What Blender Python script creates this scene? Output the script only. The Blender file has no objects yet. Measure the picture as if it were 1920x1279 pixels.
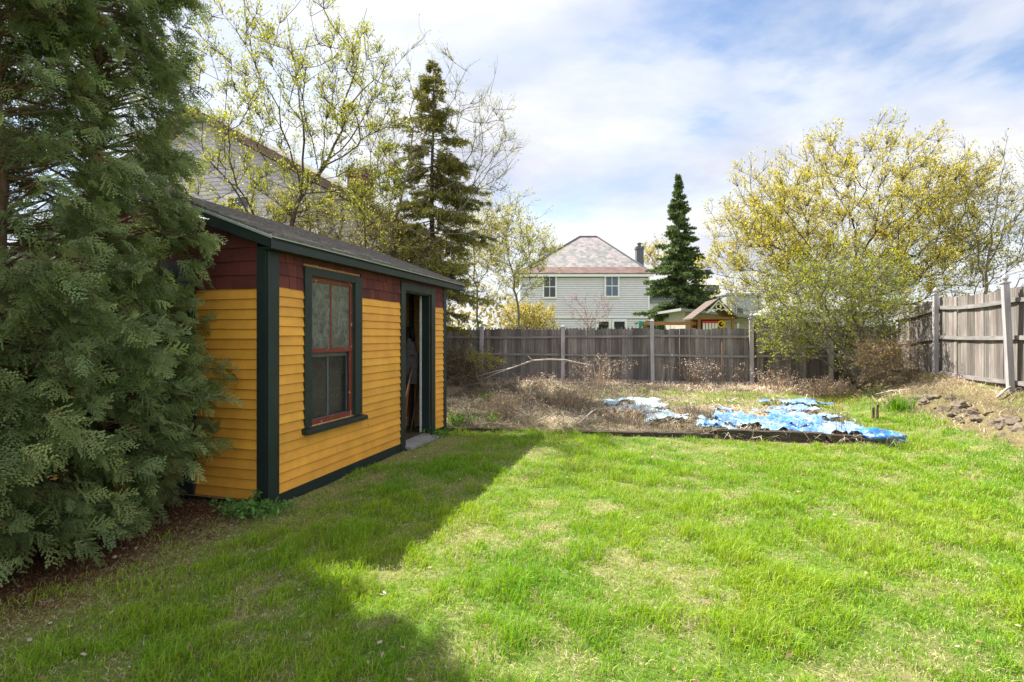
import bpy, math, random
import numpy as np
from mathutils import Vector, Matrix
R = math.radians
rng = np.random.default_rng(7)
random.seed(7)
S = bpy.context.scene
COL = S.collection
F, CX, HY, CH = 970.0, 960.0, 630.0, 1.5      # measured focal length (px of 1920), centre, horizon row, eye height
YAW = R(16.17)
UX, UY = math.cos(YAW), -math.sin(YAW)         # yard axis u (towards the right fence)
VX, VY = math.sin(YAW), math.cos(YAW)          # yard axis v (towards the back fence)
def uv2xy(u, v): return (UX*u+VX*v, UY*u+VY*v)
def xy2uv(x, y): return (UX*x+UY*y, VX*x+VY*y)

# ------------------------------------------------------------------ noise
def _hash(ix, iy, seed):
    h = (ix.astype(np.int64)*374761393 + iy.astype(np.int64)*668265263 + seed*974634777) & 0x7fffffff
    h = ((h ^ (h >> 13))*1274126177) & 0x7fffffff
    return ((h ^ (h >> 16)) & 0xffff)/65535.0
def vnoise(x, y, seed=0):
    x = np.asarray(x, float); y = np.asarray(y, float)
    ix = np.floor(x); iy = np.floor(y); fx = x-ix; fy = y-iy
    fx = fx*fx*(3-2*fx); fy = fy*fy*(3-2*fy)
    ix = ix.astype(np.int64); iy = iy.astype(np.int64)
    a = _hash(ix, iy, seed); b = _hash(ix+1, iy, seed); c = _hash(ix, iy+1, seed); d = _hash(ix+1, iy+1, seed)
    return (a*(1-fx)+b*fx)*(1-fy)+(c*(1-fx)+d*fx)*fy
def fbm(x, y, seed=0, o=4):
    s = 0; a = .5; t = 0
    for k in range(o):
        s = s+a*vnoise(x, y, seed+k*17); t += a; a *= .5
        x = np.asarray(x)*2.03+3.1; y = np.asarray(y)*2.03+1.7
    return s/t
def sstep(a, b, x):
    t = np.clip((np.asarray(x, float)-a)/(b-a), 0, 1); return t*t*(3-2*t)

# ------------------------------------------------------------------ terrain
def height(x, y):
    x = np.asarray(x, float); y = np.asarray(y, float)
    u, v = xy2uv(x, y)
    h = (fbm(x*.9, y*.9, 3, 3)-.5)*.05 + (fbm(x*4, y*4, 5, 2)-.5)*.018
    back = 1-sstep(15.2, 19, v)
    w = (fbm(v*.9, v*0+2., 21, 3)-.5)*.5
    uu = u+w*sstep(3.2, 4.2, u)
    bank = sstep(3.3, 4.3, uu)*.14+sstep(4.25, 4.75, uu)*.30+sstep(4.75, 5.6, uu)*.14
    bank = bank+sstep(3.9, 4.5, uu)*(1-sstep(4.9, 5.4, uu))*(fbm(x*5, y*5, 9, 3)-.5)*.22
    h = h+bank*back*(1-sstep(12, 20, u)*.6)
    bed = sstep(7.95, 8.2, v)*(1-sstep(13.6, 14.2, v))*(1-sstep(2.7, 3.2, u))*(1-sstep(-3.6, -5, u)*0)
    h = h+bed*(.05+.09*(fbm(x*1.7, y*1.7, 31, 3)-.4))
    h = h+sstep(9.5, 14.3, v)*.15*back
    near = sstep(1.4, 0, u+3.33)*sstep(2.5, 3.5, v)*(1-sstep(8, 9, v))
    h = h-.045*near
    return h
def gp(px, py):                                 # measured picture point on the ground -> place
    Y = np.arange(1.6, 40, .02); X = (px-CX)/F*Y
    d = CH+(HY-py)/F*Y-height(X, Y); k = int(np.argmax(d < 0)) if (d < 0).any() else -1
    return (X[k], Y[k], float(height(X[k], Y[k])))
def P(px, py, Y): return np.array([(px-CX)/F*Y, Y, CH+(HY-py)/F*Y])

# ------------------------------------------------------------------ mesh helpers
def link(o, parent=None):
    COL.objects.link(o)
    if parent is not None: o.parent = parent
    return o
def tag(o, label=None, cat=None, group=None, kind=None):
    for k, v in (('label', label), ('category', cat), ('group', group), ('kind', kind)):
        if v: o[k] = v
    return o
def thing(name, label, cat, loc=(0, 0, 0), rz=0, group=None):
    o = bpy.data.objects.new(name, None); o.empty_display_size = .2
    o.location = loc; o.rotation_euler = (0, 0, rz); link(o)
    return tag(o, label, cat, group)
def mesh_np(name, V, faces, mat, parent=None, col=None, smooth=False, off=None):
    """V (n,3); faces = list of arrays (m,k)"""
    V = np.asarray(V, np.float32)
    if off is not None: V = V-np.asarray(off, np.float32)
    me = bpy.data.meshes.new(name)
    me.vertices.add(len(V)); me.vertices.foreach_set('co', V.ravel())
    loops = np.concatenate([np.asarray(f, np.int32).ravel() for f in faces])
    tot = np.concatenate([np.full(len(f), np.asarray(f).shape[1], np.int32) for f in faces])
    start = np.concatenate([[0], np.cumsum(tot)[:-1]]).astype(np.int32)
    me.loops.add(len(loops)); me.loops.foreach_set('vertex_index', loops)
    me.polygons.add(len(tot)); me.polygons.foreach_set('loop_start', start)
    try: me.polygons.foreach_set('loop_total', tot)
    except Exception: pass
    if smooth: me.polygons.foreach_set('use_smooth', np.ones(len(tot), bool))
    me.update(calc_edges=True); me.validate()
    if col is not None:
        c = np.ones((len(V), 4), np.float32); c[:, :3] = col
        a = me.color_attributes.new('Col', 'FLOAT_COLOR', 'POINT'); a.data.foreach_set('color', c.ravel())
    if mat is not None: me.materials.append(mat)
    return link(bpy.data.objects.new(name, me), parent)
class MB:
    def __init__(s): s.v = []; s.f = []; s.c = []; s.cur = (1, 1, 1)
    def add(s, vs, fs):
        n = len(s.v); s.v += [tuple(map(float, p)) for p in vs]; s.c += [s.cur]*len(vs)
        s.f += [tuple(i+n for i in f) for f in fs]; return s
    def box(s, x0, x1, y0, y1, z0, z1):
        return s.hexa([(x0, y0, z0), (x1, y0, z0), (x1, y1, z0), (x0, y1, z0), (x0, y0, z1), (x1, y0, z1), (x1, y1, z1), (x0, y1, z1)])
    def hexa(s, v): return s.add(v, [(0, 3, 2, 1), (4, 5, 6, 7), (0, 1, 5, 4), (1, 2, 6, 5), (2, 3, 7, 6), (3, 0, 4, 7)])
    def prism(s, poly, a, b, fn):            # polygon in 2D, extruded from a to b; fn(p,q,t)->xyz
        n = len(poly)
        v = [fn(p, q, a) for p, q in poly]+[fn(p, q, b) for p, q in poly]
        return s.add(v, [tuple(range(n))[::-1], tuple(range(n, 2*n))]+[(i, (i+1) % n, n+(i+1) % n, n+i) for i in range(n)])
    def tube(s, pts, rad, n=6, cap=True):
        pts = [np.asarray(p, float) for p in pts]
        if not hasattr(rad, '__len__'): rad = [rad]*len(pts)
        rings = []; up = np.array([.13, .31, .94])
        for i, p in enumerate(pts):
            t = pts[min(i+1, len(pts)-1)]-pts[max(i-1, 0)]; t = t/(np.linalg.norm(t)+1e-9)
            a = np.cross(t, up); la = np.linalg.norm(a)
            if la < .1: a = np.cross(t, [1, 0, 0]); la = np.linalg.norm(a)
            a /= la; b = np.cross(t, a); up = -np.cross(t, a) if False else up
            rings.append([p+rad[i]*(math.cos(k*2*math.pi/n)*a+math.sin(k*2*math.pi/n)*b) for k in range(n)])
        v = [q for r in rings for q in r]
        f = [(i*n+k, i*n+(k+1) % n, (i+1)*n+(k+1) % n, (i+1)*n+k) for i in range(len(pts)-1) for k in range(n)]
        if cap: f += [tuple(range(n))[::-1], tuple(range((len(pts)-1)*n, len(pts)*n))]
        return s.add(v, f)
    def build(s, name, mat, parent=None, bevel=0, smooth=False, col=False, off=None, jitter=0):
        me = bpy.data.meshes.new(name)
        V = s.v
        if off is not None: V = [(p[0]-off[0], p[1]-off[1], p[2]-off[2]) for p in V]
        me.from_pydata(V, [], s.f); me.validate()
        if col:
            c = np.ones((len(V), 4), np.float32); c[:, :3] = np.array(s.c)
            a = me.color_attributes.new('Col', 'FLOAT_COLOR', 'POINT'); a.data.foreach_set('color', c.ravel())
        if smooth:
            for p in me.polygons: p.use_smooth = True
        if mat: me.materials.append(mat)
        o = link(bpy.data.objects.new(name, me), parent)
        if bevel:
            m = o.modifiers.new('bevel', 'BEVEL'); m.width = bevel; m.segments = 2; m.limit_method = 'ANGLE'
        return o
def copy_tree(o, parent=None):
    c = o.copy(); COL.objects.link(c)
    if parent is not None: c.parent = parent
    for ch in list(o.children): copy_tree(ch, c)
    return c

# ------------------------------------------------------------------ materials
def newmat(name):
    m = bpy.data.materials.new(name); m.use_nodes = True
    nt = m.node_tree; nt.nodes.clear(); return m, nt
def nd(nt, t, **kw):
    n = nt.nodes.new(t)
    for k, v in kw.items():
        if k in n.inputs.keys(): n.inputs[k].default_value = v
        else: setattr(n, k, v)
    return n
def ramp(nt, fac, stops):
    r = nt.nodes.new('ShaderNodeValToRGB'); e = r.color_ramp.elements
    while len(e) < len(stops): e.new(.5)
    for i, (p, c) in enumerate(stops): e[i].position = p; e[i].color = (*c, 1)
    nt.links.new(fac, r.inputs[0]); return r.outputs[0]
def coords(nt, scale=(1, 1, 1), rot=(0, 0, 0)):
    tc = nt.nodes.new('ShaderNodeTexCoord'); mp = nt.nodes.new('ShaderNodeMapping')
    mp.inputs['Scale'].default_value = scale; mp.inputs['Rotation'].default_value = rot
    nt.links.new(tc.outputs['Object'], mp.inputs[0]); return mp.outputs[0]
def noise(nt, vec, scale, detail=6, rough=.6, dist=0):
    n = nt.nodes.new('ShaderNodeTexNoise'); n.inputs['Scale'].default_value = scale
    n.inputs['Detail'].default_value = detail; n.inputs['Roughness'].default_value = rough; n.inputs['Distortion'].default_value = dist
    nt.links.new(vec, n.inputs['Vector']); return n.outputs['Fac']
def mixc(nt, fac, a, b, mode='MIX'):
    m = nt.nodes.new('ShaderNodeMix'); m.data_type = 'RGBA'; m.blend_type = mode
    for val, i in ((fac, 0), (a, 6), (b, 7)):
        if isinstance(val, (int, float)): m.inputs[i].default_value = val
        elif isinstance(val, tuple): m.inputs[i].default_value = (*val, 1)
        else: nt.links.new(val, m.inputs[i])
    return m.outputs[2]
def finish(nt, color, rough=.7, bump=None, bstr=.3, bdist=.01, spec=.4, extra=None):
    b = nt.nodes.new('ShaderNodeBsdfPrincipled'); o = nt.nodes.new('ShaderNodeOutputMaterial')
    if isinstance(color, tuple): b.inputs['Base Color'].default_value = (*color, 1)
    else: nt.links.new(color, b.inputs['Base Color'])
    if isinstance(rough, (int, float)): b.inputs['Roughness'].default_value = rough
    else: nt.links.new(rough, b.inputs['Roughness'])
    b.inputs['Specular IOR Level'].default_value = spec
    if bump is not None:
        bp = nt.nodes.new('ShaderNodeBump'); bp.inputs['Strength'].default_value = bstr; bp.inputs['Distance'].default_value = bdist
        nt.links.new(bump, bp.inputs['Height']); nt.links.new(bp.outputs[0], b.inputs['Normal'])
    nt.links.new(b.outputs[0], o.inputs[0]); return b
def attr(nt):
    a = nt.nodes.new('ShaderNodeAttribute'); a.attribute_name = 'Col'; return a.outputs['Color']
def mat_paint(name, c, wear=(.35, .28, .2), amount=.0, var=.25, rough=.55, stretch=(1, 1, 1), useattr=False):
    m, nt = newmat(name); v = coords(nt, stretch)
    n1 = noise(nt, v, 3.5, 8, .65); n2 = noise(nt, v, 60, 4, .6); n3 = noise(nt, v, 11, 9, .75, .6)
    dark = tuple(x*(1-var) for x in c); light = tuple(min(1, x*(1+var*.7)) for x in c)
    col = ramp(nt, n1, [(.3, dark), (.7, light)])
    if useattr: col = mixc(nt, 1.0, col, attr(nt), 'MULTIPLY')
    dirt = ramp(nt, n3, [(.55, (0, 0, 0)), (.78, (.35, .35, .35))])
    col = mixc(nt, dirt, col, tuple(x*.55 for x in c))
    if amount: 
        w = ramp(nt, n3, [(.70-amount, (0, 0, 0)), (.72-amount, (1, 1, 1))]); col = mixc(nt, w, col, wear)
    finish(nt, col, rough, n2, .25, .004, .35); return m
def mat_wood(name, c0, c1, c2, grain=(30, 30, 1.6), rough=.85, useattr=True, bstr=.5):
    m, nt = newmat(name); v = coords(nt, grain)
    n1 = noise(nt, v, 1.0, 8, .7, .4); v2 = coords(nt, (1, 1, 1)); n2 = noise(nt, v2, 2.2, 5, .6)
    col = ramp(nt, n1, [(.28, c0), (.52, c1), (.75, c2)])
    col = mixc(nt, ramp(nt, n2, [(.4, (0, 0, 0)), (.75, (.55, .55, .55))]), col, tuple(x*.55 for x in c1))
    if useattr: col = mixc(nt, 1.0, col, attr(nt), 'MULTIPLY')
    finish(nt, col, rough, n1, bstr, .006, .2); return m
def mat_leaf(name, trans=.45, rough=.5, base=None, spec=.3):
    m, nt = newmat(name); o = nt.nodes.new('ShaderNodeOutputMaterial')
    c = attr(nt) if base is None else None
    b = nt.nodes.new('ShaderNodeBsdfPrincipled'); t = nt.nodes.new('ShaderNodeBsdfTranslucent'); x = nt.nodes.new('ShaderNodeMixShader')
    b.inputs['Roughness'].default_value = rough; b.inputs['Specular IOR Level'].default_value = spec
    if c is not None:
        nt.links.new(c, b.inputs['Base Color'])
        h = nt.nodes.new('ShaderNodeHueSaturation'); h.inputs['Saturation'].default_value = 1.1; h.inputs['Value'].default_value = 1.25; h.inputs['Hue'].default_value = .492
        nt.links.new(c, h.inputs['Color']); nt.links.new(h.outputs[0], t.inputs[0])
    else:
        b.inputs['Base Color'].default_value = (*base, 1); t.inputs[0].default_value = (*base, 1)
    x.inputs[0].default_value = trans
    nt.links.new(b.outputs[0], x.inputs[1]); nt.links.new(t.outputs[0], x.inputs[2]); nt.links.new(x.outputs[0], o.inputs[0]); return m
def mat_plain(name, c, rough=.7, var=.25, scale=8, bstr=.2, spec=.4):
    m, nt = newmat(name); v = coords(nt); n = noise(nt, v, scale, 6, .65)
    col = ramp(nt, n, [(.3, tuple(x*(1-var) for x in c)), (.7, tuple(min(1, x*(1+var)) for x in c))])
    finish(nt, col, rough, n, bstr, .01, spec); return m
def mat_bark(name, c0, c1, scale=9):
    m, nt = newmat(name); v = coords(nt, (1, 1, .25)); n = noise(nt, v, scale*3, 6, .7, .5); v2 = coords(nt); n2 = noise(nt, v2, 1.3, 4)
    col = ramp(nt, n, [(.3, c0), (.7, c1)]); col = mixc(nt, ramp(nt, n2, [(.45, (0, 0, 0)), (.7, (.4, .4, .4))]), col, (c1[0]*.9, c1[1]*1.05, c1[2]*.7))
    finish(nt, col, .9, n, .6, .02, .15); return m
def mat_glass(name, dark=(.012, .014, .016), dirt=(.22, .23, .22), amt=.5, rough=.08, seed=0):
    m, nt = newmat(name); v = coords(nt); n = noise(nt, v, 7, 9, .75, .8); n2 = noise(nt, v, 55, 5, .7)
    f = ramp(nt, n, [(.35, (0, 0, 0)), (.75, (amt, amt, amt))]); f2 = ramp(nt, n2, [(.35, (.35, .35, .35)), (.7, (1, 1, 1))])
    col = mixc(nt, mixc(nt, 1.0, f, f2, 'MULTIPLY'), dark, dirt)
    finish(nt, col, rough, n, .05, .002, .6); return m

M = {}
M['yellow'] = mat_paint('yellow_paint', (.70, .335, .047), (.50, .40, .27), .05, .16, .5, useattr=True)
M['red_shingle'] = mat_paint('red_shingle', (.115, .026, .021), (.25, .12, .09), .0, .35, .7, useattr=True)
M['green_trim'] = mat_paint('dark_green_paint', (.016, .027, .026), (.1, .12, .11), .02, .3, .42)
M['red_trim'] = mat_paint('red_sash_paint', (.17, .036, .022), (.5, .4, .33), .1, .25, .5)
M['shingle_roof'] = mat_plain('roof_shingle', (.13, .12, .115), .95, .45, 26, .6)
M['metal_edge'] = mat_plain('drip_edge', (.42, .45, .47), .4, .15, 20, .1)
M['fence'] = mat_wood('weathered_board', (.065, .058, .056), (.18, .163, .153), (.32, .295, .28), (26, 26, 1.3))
M['fence_sun'] = mat_wood('sunlit_weathered_board', (.08, .069, .062), (.21, .187, .17), (.36, .325, .30), (26, 26, 1.3))  # lighter copy of weathered_board with the sunlight put into its colour
M['rail'] = mat_wood('weathered_rail', (.13, .12, .115), (.25, .235, .225), (.38, .36, .35), (3, 3, 22), useattr=False)
M['post'] = mat_wood('weathered_post', (.25, .235, .24), (.40, .375, .385), (.54, .51, .52), (16, 16, 1.2), useattr=False)
M['osb'] = mat_plain('osb', (.46, .27, .11), .85, .45, 34, .2)
M['darkwood'] = mat_wood('dark_wood', (.03, .022, .016), (.075, .052, .036), (.14, .10, .07), (20, 20, 1.5), useattr=False)
M['greywood'] = mat_wood('grey_plank', (.10, .10, .10), (.24, .235, .225), (.42, .41, .39), (3, 30, 3), useattr=False)
M['timber'] = mat_wood('old_timber', (.02, .016, .012), (.06, .048, .036), (.13, .105, .08), (2, 30, 30), useattr=False)
M['white'] = mat_plain('white_paint', (.70, .70, .69), .5, .08, 12, .1)
M['black'] = mat_plain('black_fabric', (.018, .019, .02), .8, .4, 25, .4)
M['grey'] = mat_plain('grey_cloth', (.16, .16, .165), .85, .3, 12, .4)
M['glass_top'] = mat_glass('dusty_glass', (.05, .055, .055), (.42, .43, .40), .75, .12)
M['glass_low'] = mat_glass('dark_screened_glass', (.010, .011, .012), (.10, .10, .10), .5, .25)
M['glass'] = mat_glass('house_glass', (.015, .018, .022), (.12, .13, .15), .3, .25)
M['bluepane'] = mat_glass('blue_pane', (.09, .12, .20), (.32, .35, .42), .6, .2)
M['curtain'] = mat_plain('curtain', (.45, .46, .5), .8, .2, 10, .2)
M['leaf'] = mat_leaf('leaf', .5); M['needle'] = mat_leaf('needle', .18, .6); M['cedar'] = mat_leaf('cedar_scale', .22, .55)
M['grass'] = mat_leaf('grass_blade', .42, .5, spec=.25); M['straw'] = mat_leaf('straw', .2, .8)
M['bark_grey'] = mat_bark('grey_bark', (.075, .065, .055), (.24, .215, .18))
M['bark_dark'] = mat_bark('dark_bark', (.035, .028, .022), (.13, .105, .085))
M['bark_red'] = mat_bark('reddish_bark', (.06, .035, .025), (.17, .11, .08))
M['twig'] = mat_plain('twig', (.13, .10, .075), .9, .3, 6, .1)
M['deadtwig'] = mat_plain('dead_twig', (.22, .165, .12), .9, .35, 6, .1)
M['pinktwig'] = mat_plain('pink_twig', (.27, .19, .18), .9, .2, 6, .1)
M['branchwood'] = mat_plain('bare_branch', (.40, .36, .32), .85, .3, 9, .3)
M['stone'] = mat_plain('field_stone', (.15, .118, .085), .9, .45, 7, .7)
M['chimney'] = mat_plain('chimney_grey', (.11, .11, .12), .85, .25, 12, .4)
M['playwood'] = mat_wood('play_timber', (.20, .09, .035), (.36, .18, .08), (.48, .27, .13), (2, 20, 20), useattr=False)
M['playroof'] = mat_plain('play_roof', (.12, .09, .075), .8, .3, 14, .3)
M['playred'] = mat_plain('play_red', (.55, .03, .03), .5, .1, 8, .1); M['playmaroon'] = mat_plain('play_maroon', (.10, .03, .03), .7, .2, 8, .1)
M['playyellow'] = mat_plain('play_yellow', (.7, .5, .03), .5, .1, 8, .1); M['playgreen'] = mat_plain('play_green', (.02, .22, .17), .5, .1, 8, .1)

def mat_brickgrid(name, c1, c2, mortar, sc, bw=.5, rh=.25, rot=(R(90), 0, 0), ms=.01, rough=.85, mott=None):
    m, nt = newmat(name); v = coords(nt, (1, 1, 1), rot); b = nt.nodes.new('ShaderNodeTexBrick')
    nt.links.new(v, b.inputs['Vector']); b.inputs['Scale'].default_value = sc
    for k, c in (('Color1', c1), ('Color2', c2), ('Mortar', mortar)): b.inputs[k].default_value = (*c, 1)
    b.inputs['Mortar Size'].default_value = ms; b.inputs['Brick Width'].default_value = bw; b.inputs['Row Height'].default_value = rh; b.inputs['Bias'].default_value = 0
    n = noise(nt, coords(nt), 1.1, 5, .6); col = b.outputs['Color']
    if mott: col = mixc(nt, ramp(nt, n, [(.35, (0, 0, 0)), (.65, (.8, .8, .8))]), col, mott)
    finish(nt, col, rough, b.outputs['Fac'], -.4, .02, .3); return m
M['slate'] = mat_brickgrid('mottled_slate', (.33, .275, .27), (.15, .165, .16), (.16, .15, .15), 1, .30, .17, (R(90), 0, 0), .008, .6)
M['brick'] = mat_brickgrid('chimney_brick', (.28, .13, .08), (.20, .10, .07), (.33, .29, .25), 1, .22, .075)

# ground: lawn, soil, litter, dry bed by place
def ground_material():
    m, nt = newmat('ground_soil_and_lawn')
    a = nt.nodes.new('ShaderNodeAttribute'); a.attribute_name = 'Col'
    v = coords(nt); n1 = noise(nt, v, 45, 8, .75); n2 = noise(nt, v, 7, 6, .65)
    col = mixc(nt, 1.0, a.outputs['Color'], ramp(nt, n1, [(.25, (.45, .45, .45)), (.75, (1.45, 1.4, 1.3))]), 'MULTIPLY')
    col = mixc(nt, ramp(nt, n2, [(.4, (0, 0, 0)), (.75, (.4, .4, .4))]), col, (.10, .075, .045))
    finish(nt, col, .95, n1, .8, .02, .1); return m
M['ground'] = ground_material()

# ------------------------------------------------------------------ world, sun, camera
SUN_EL = R(54)
az = np.array([-UX+.45*VX, -UY+.45*VY]); az /= np.linalg.norm(az)
sdir = Vector((az[0]*math.cos(SUN_EL), az[1]*math.cos(SUN_EL), math.sin(SUN_EL)))
def build_world():
    w = bpy.data.worlds.new('World'); S.world = w; w.use_nodes = True; nt = w.node_tree; nt.nodes.clear()
    sky = nt.nodes.new('ShaderNodeTexSky'); sky.sky_type = 'NISHITA'; sky.sun_disc = False
    sky.sun_elevation = SUN_EL; sky.sun_rotation = math.atan2(az[0], az[1]); sky.altitude = 200; sky.dust_density = .8
    tc = nt.nodes.new('ShaderNodeTexCoord'); sp = nt.nodes.new('ShaderNodeSeparateXYZ'); nt.links.new(tc.outputs['Generated'], sp.inputs[0])
    def mth(op, a, b=None):
        n = nt.nodes.new('ShaderNodeMath'); n.operation = op
        for i, x in enumerate((a, b)):
            if x is None: continue
            if isinstance(x, (int, float)): n.inputs[i].default_value = x
            else: nt.links.new(x, n.inputs[i])
        return n.outputs[0]
    zz = mth('ADD', mth('MAXIMUM', sp.outputs[2], 0.0), .22)
    cb = nt.nodes.new('ShaderNodeCombineXYZ'); nt.links.new(mth('DIVIDE', sp.outputs[0], zz), cb.inputs[0]); nt.links.new(mth('DIVIDE', sp.outputs[1], zz), cb.inputs[1])
    mp = nt.nodes.new('ShaderNodeMapping'); nt.links.new(cb.outputs[0], mp.inputs[0]); mp.inputs['Location'].default_value = SKYOFF; mp.inputs['Scale'].default_value = (.8, 1.15, 1)
    mp.inputs['Rotation'].default_value = (0, 0, R(-20))
    cov = noise(nt, mp.outputs[0], 1.0, 9, .56, .25)
    shade = noise(nt, mp.outputs[0], 1.7, 7, .55, .3)
    cov = ramp(nt, cov, [(.34, (0, 0, 0)), (.42, (.6, .6, .6)), (.55, (1, 1, 1))])
    hz = ramp(nt, sp.outputs[2], [(.0, (1, 1, 1)), (.30, (0, 0, 0))])
    covm = nt.nodes.new('ShaderNodeMix'); covm.data_type = 'RGBA'; covm.blend_type = 'SCREEN'; covm.inputs[0].default_value = .75
    nt.links.new(cov, covm.inputs[6]); nt.links.new(hz, covm.inputs[7])
    cl = ramp(nt, shade, [(.32, (3.4, 3.55, 4.1)), (.46, (4.35, 4.45, 4.8)), (.60, (5.2, 5.2, 5.3))])
    col = mixc(nt, covm.outputs[2], sky.outputs[0], cl)
    zen = ramp(nt, sp.outputs[2], [(.56, (1, 1, 1)), (.9, (1.15, 1.15, 1.15))])      # overhead sky brightened out of view as added fill light
    col = mixc(nt, 1.0, col, zen, 'MULTIPLY')
    rear_fill = ramp(nt, mth('MULTIPLY', sp.outputs[1], -1.0), [(.1, (1, 1, 1)), (.6, (1.5, 1.5, 1.48))])   # sky behind the camera brightened as added fill for shaded walls
    col = mixc(nt, 1.0, col, rear_fill, 'MULTIPLY')
    bg = nt.nodes.new('ShaderNodeBackground'); bg.inputs['Strength'].default_value = SKYSTR; nt.links.new(col, bg.inputs[0])
    o = nt.nodes.new('ShaderNodeOutputWorld'); nt.links.new(bg.outputs[0], o.inputs[0])
SKYOFF = (3.1, 1.4, 0); SKYSTR = .075
build_world()
sl = bpy.data.lights.new('sun', 'SUN'); sl.energy = 5.0; sl.angle = R(.5); sl.color = (1, .95, .87)
so = link(bpy.data.objects.new('sun', sl)); so.rotation_euler = sdir.to_track_quat('Z', 'Y').to_euler(); so.location = (-20, 5, 30)
cd = bpy.data.cameras.new('camera'); cam = link(bpy.data.objects.new('camera', cd)); S.camera = cam
cd.sensor_width = 36; cd.lens = F/1920*36; cd.clip_end = 2000; cd.clip_start = .05; cd.shift_y = -9.5/1920
cam.location = (0, 0, CH); cam.rotation_euler = (R(90), 0, 0)
S.view_settings.view_transform = 'Standard'; S.view_settings.look = 'None'; S.view_settings.exposure = 1.52; S.view_settings.gamma = 1
S.cycles.max_bounces = 6; S.cycles.transparent_max_bounces = 8; S.cycles.use_denoising = True

# ------------------------------------------------------------------ ground sheet
def axis(lo, hi, fine0, fine1, st):
    a = [fine0]; d = st
    while a[-1] > lo: d *= 1.25; a.append(a[-1]-d)
    b = list(np.arange(fine0, fine1, st)); d = st; c = [fine1]
    while c[-1] < hi: d *= 1.25; c.append(c[-1]+d)
    return np.array(sorted(set(a[1:]+b+c)))
def lawn_masks(x, y):
    u, v = xy2uv(x, y)
    n = fbm(x*1.3, y*1.3, 41, 4); n2 = fbm(x*3.5, y*3.5, 57, 3)
    jit = (n-.5)*1.0
    front = sstep(8.02, 7.86, v+(n2-.5)*.15)
    inyard = sstep(-3.75, -3.25, u+jit*.5)*np.where(v > 3.7, u > -3.33, 1)
    right = sstep(4.35, 4.0, u+jit*.5)
    sidestrip = sstep(2.75, 3.0, u+jit*.2)*sstep(12.2, 11.2, v+jit)
    backstrip = sstep(10.8, 11.3, v+jit)*sstep(13.3, 12.6, v)*.55*sstep(-2, 0, u)
    top = sstep(4.9, 5.2, u)*.5*sstep(5.7, 5.5, u)
    lawn = inyard*right*np.maximum(np.maximum(front, sidestrip), backstrip)
    lawn = np.maximum(lawn, top*sstep(.45, .6, n))
    lawn = np.where((u > 6) | (v > 15) | (u < -8), .8, lawn)
    n3 = fbm(x*9, y*9, 59, 3); dry = sstep(.44, .64, n*.2+n2*.35+n3*.45)*.75                     # thin straw patches
    dry = np.maximum(dry, .9*sstep(1.1, .15, u+3.33)*(v > 3.4)*(v < 8)*sstep(.35, .6, n2+.1))
    dry = np.maximum(dry, .8*sstep(-2.5, -3.3, u+jit*.6)*(v < 4))
    litter = sstep(-3.3, -3.7, u+jit*.6)*sstep(4.2, 3.5, v)
    bed = sstep(7.95, 8.1, v)*sstep(3.1, 2.8, u)*sstep(14.5, 14, v)
    return lawn, dry, litter, bed
gx = axis(-400, 400, -6, 12, .11); gy = axis(-30, 600, 1.5, 15.5, .11)
GX, GY = np.meshgrid(gx, gy); GZ = height(GX, GY)
lawn, dry, litter, bed = lawn_masks(GX.ravel(), GY.ravel())
cg = np.array([.09, .175, .022]); cdry = np.array([.30, .26, .12]); cl_ = np.array([.115, .058, .032]); cb_ = np.array([.24, .195, .14]); cs = np.array([.17, .15, .075])
nb = fbm(GX.ravel()*2.2, GY.ravel()*2.2, 77, 4)[:, None]
gc = cs*(.7+.6*nb)
gc = gc*(1-lawn[:, None])+(cg*(1-.75*dry[:, None])+cdry*.75*dry[:, None])*lawn[:, None]
gc = gc*(1-bed[:, None]*.8)+(cb_*(.55+.9*nb))*bed[:, None]*.8
gc = gc*(1-litter[:, None])+cl_*(.6+.8*nb)*litter[:, None]
nx, ny = len(gx), len(gy)
idx = np.arange(nx*ny).reshape(ny, nx)
fq = np.stack([idx[:-1, :-1], idx[:-1, 1:], idx[1:, 1:], idx[1:, :-1]], -1).reshape(-1, 4)
g = mesh_np('ground', np.stack([GX.ravel(), GY.ravel(), GZ.ravel()], 1), [fq], M['ground'], None, gc, True)
tag(g, 'uneven backyard soil and lawn running past the fences', 'ground', None, 'structure')

# ------------------------------------------------------------------ grass
def blades(P0, hgt, wid, lean, az, col, coltip=None):
    n = len(P0); d = np.stack([np.cos(az), np.sin(az), np.zeros(n)], 1)
    yaw = rng.uniform(0, 2*np.pi, n); s = np.stack([np.cos(yaw), np.sin(yaw), np.zeros(n)], 1)
    up = np.array([0, 0, 1.])
    H = hgt[:, None]; W = wid[:, None]; L = lean[:, None]
    m = P0+up*H*.6+d*L*H*.28; t = P0+up*H*(1-.28*L)+d*L*H
    V = np.stack([P0-s*W*.5, P0+s*W*.5, m-s*W*.42, m+s*W*.42, t], 1).reshape(-1, 3)
    b = np.arange(n)[:, None]*5
    q = b+np.array([0, 1, 3, 2]); tr = b+np.array([2, 3, 4])
    c0 = col*.8; c1 = col if coltip is None else coltip
    C = np.stack([c0, c0, col, col, c1], 1).reshape(-1, 3)
    return V, q, tr, C
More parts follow.
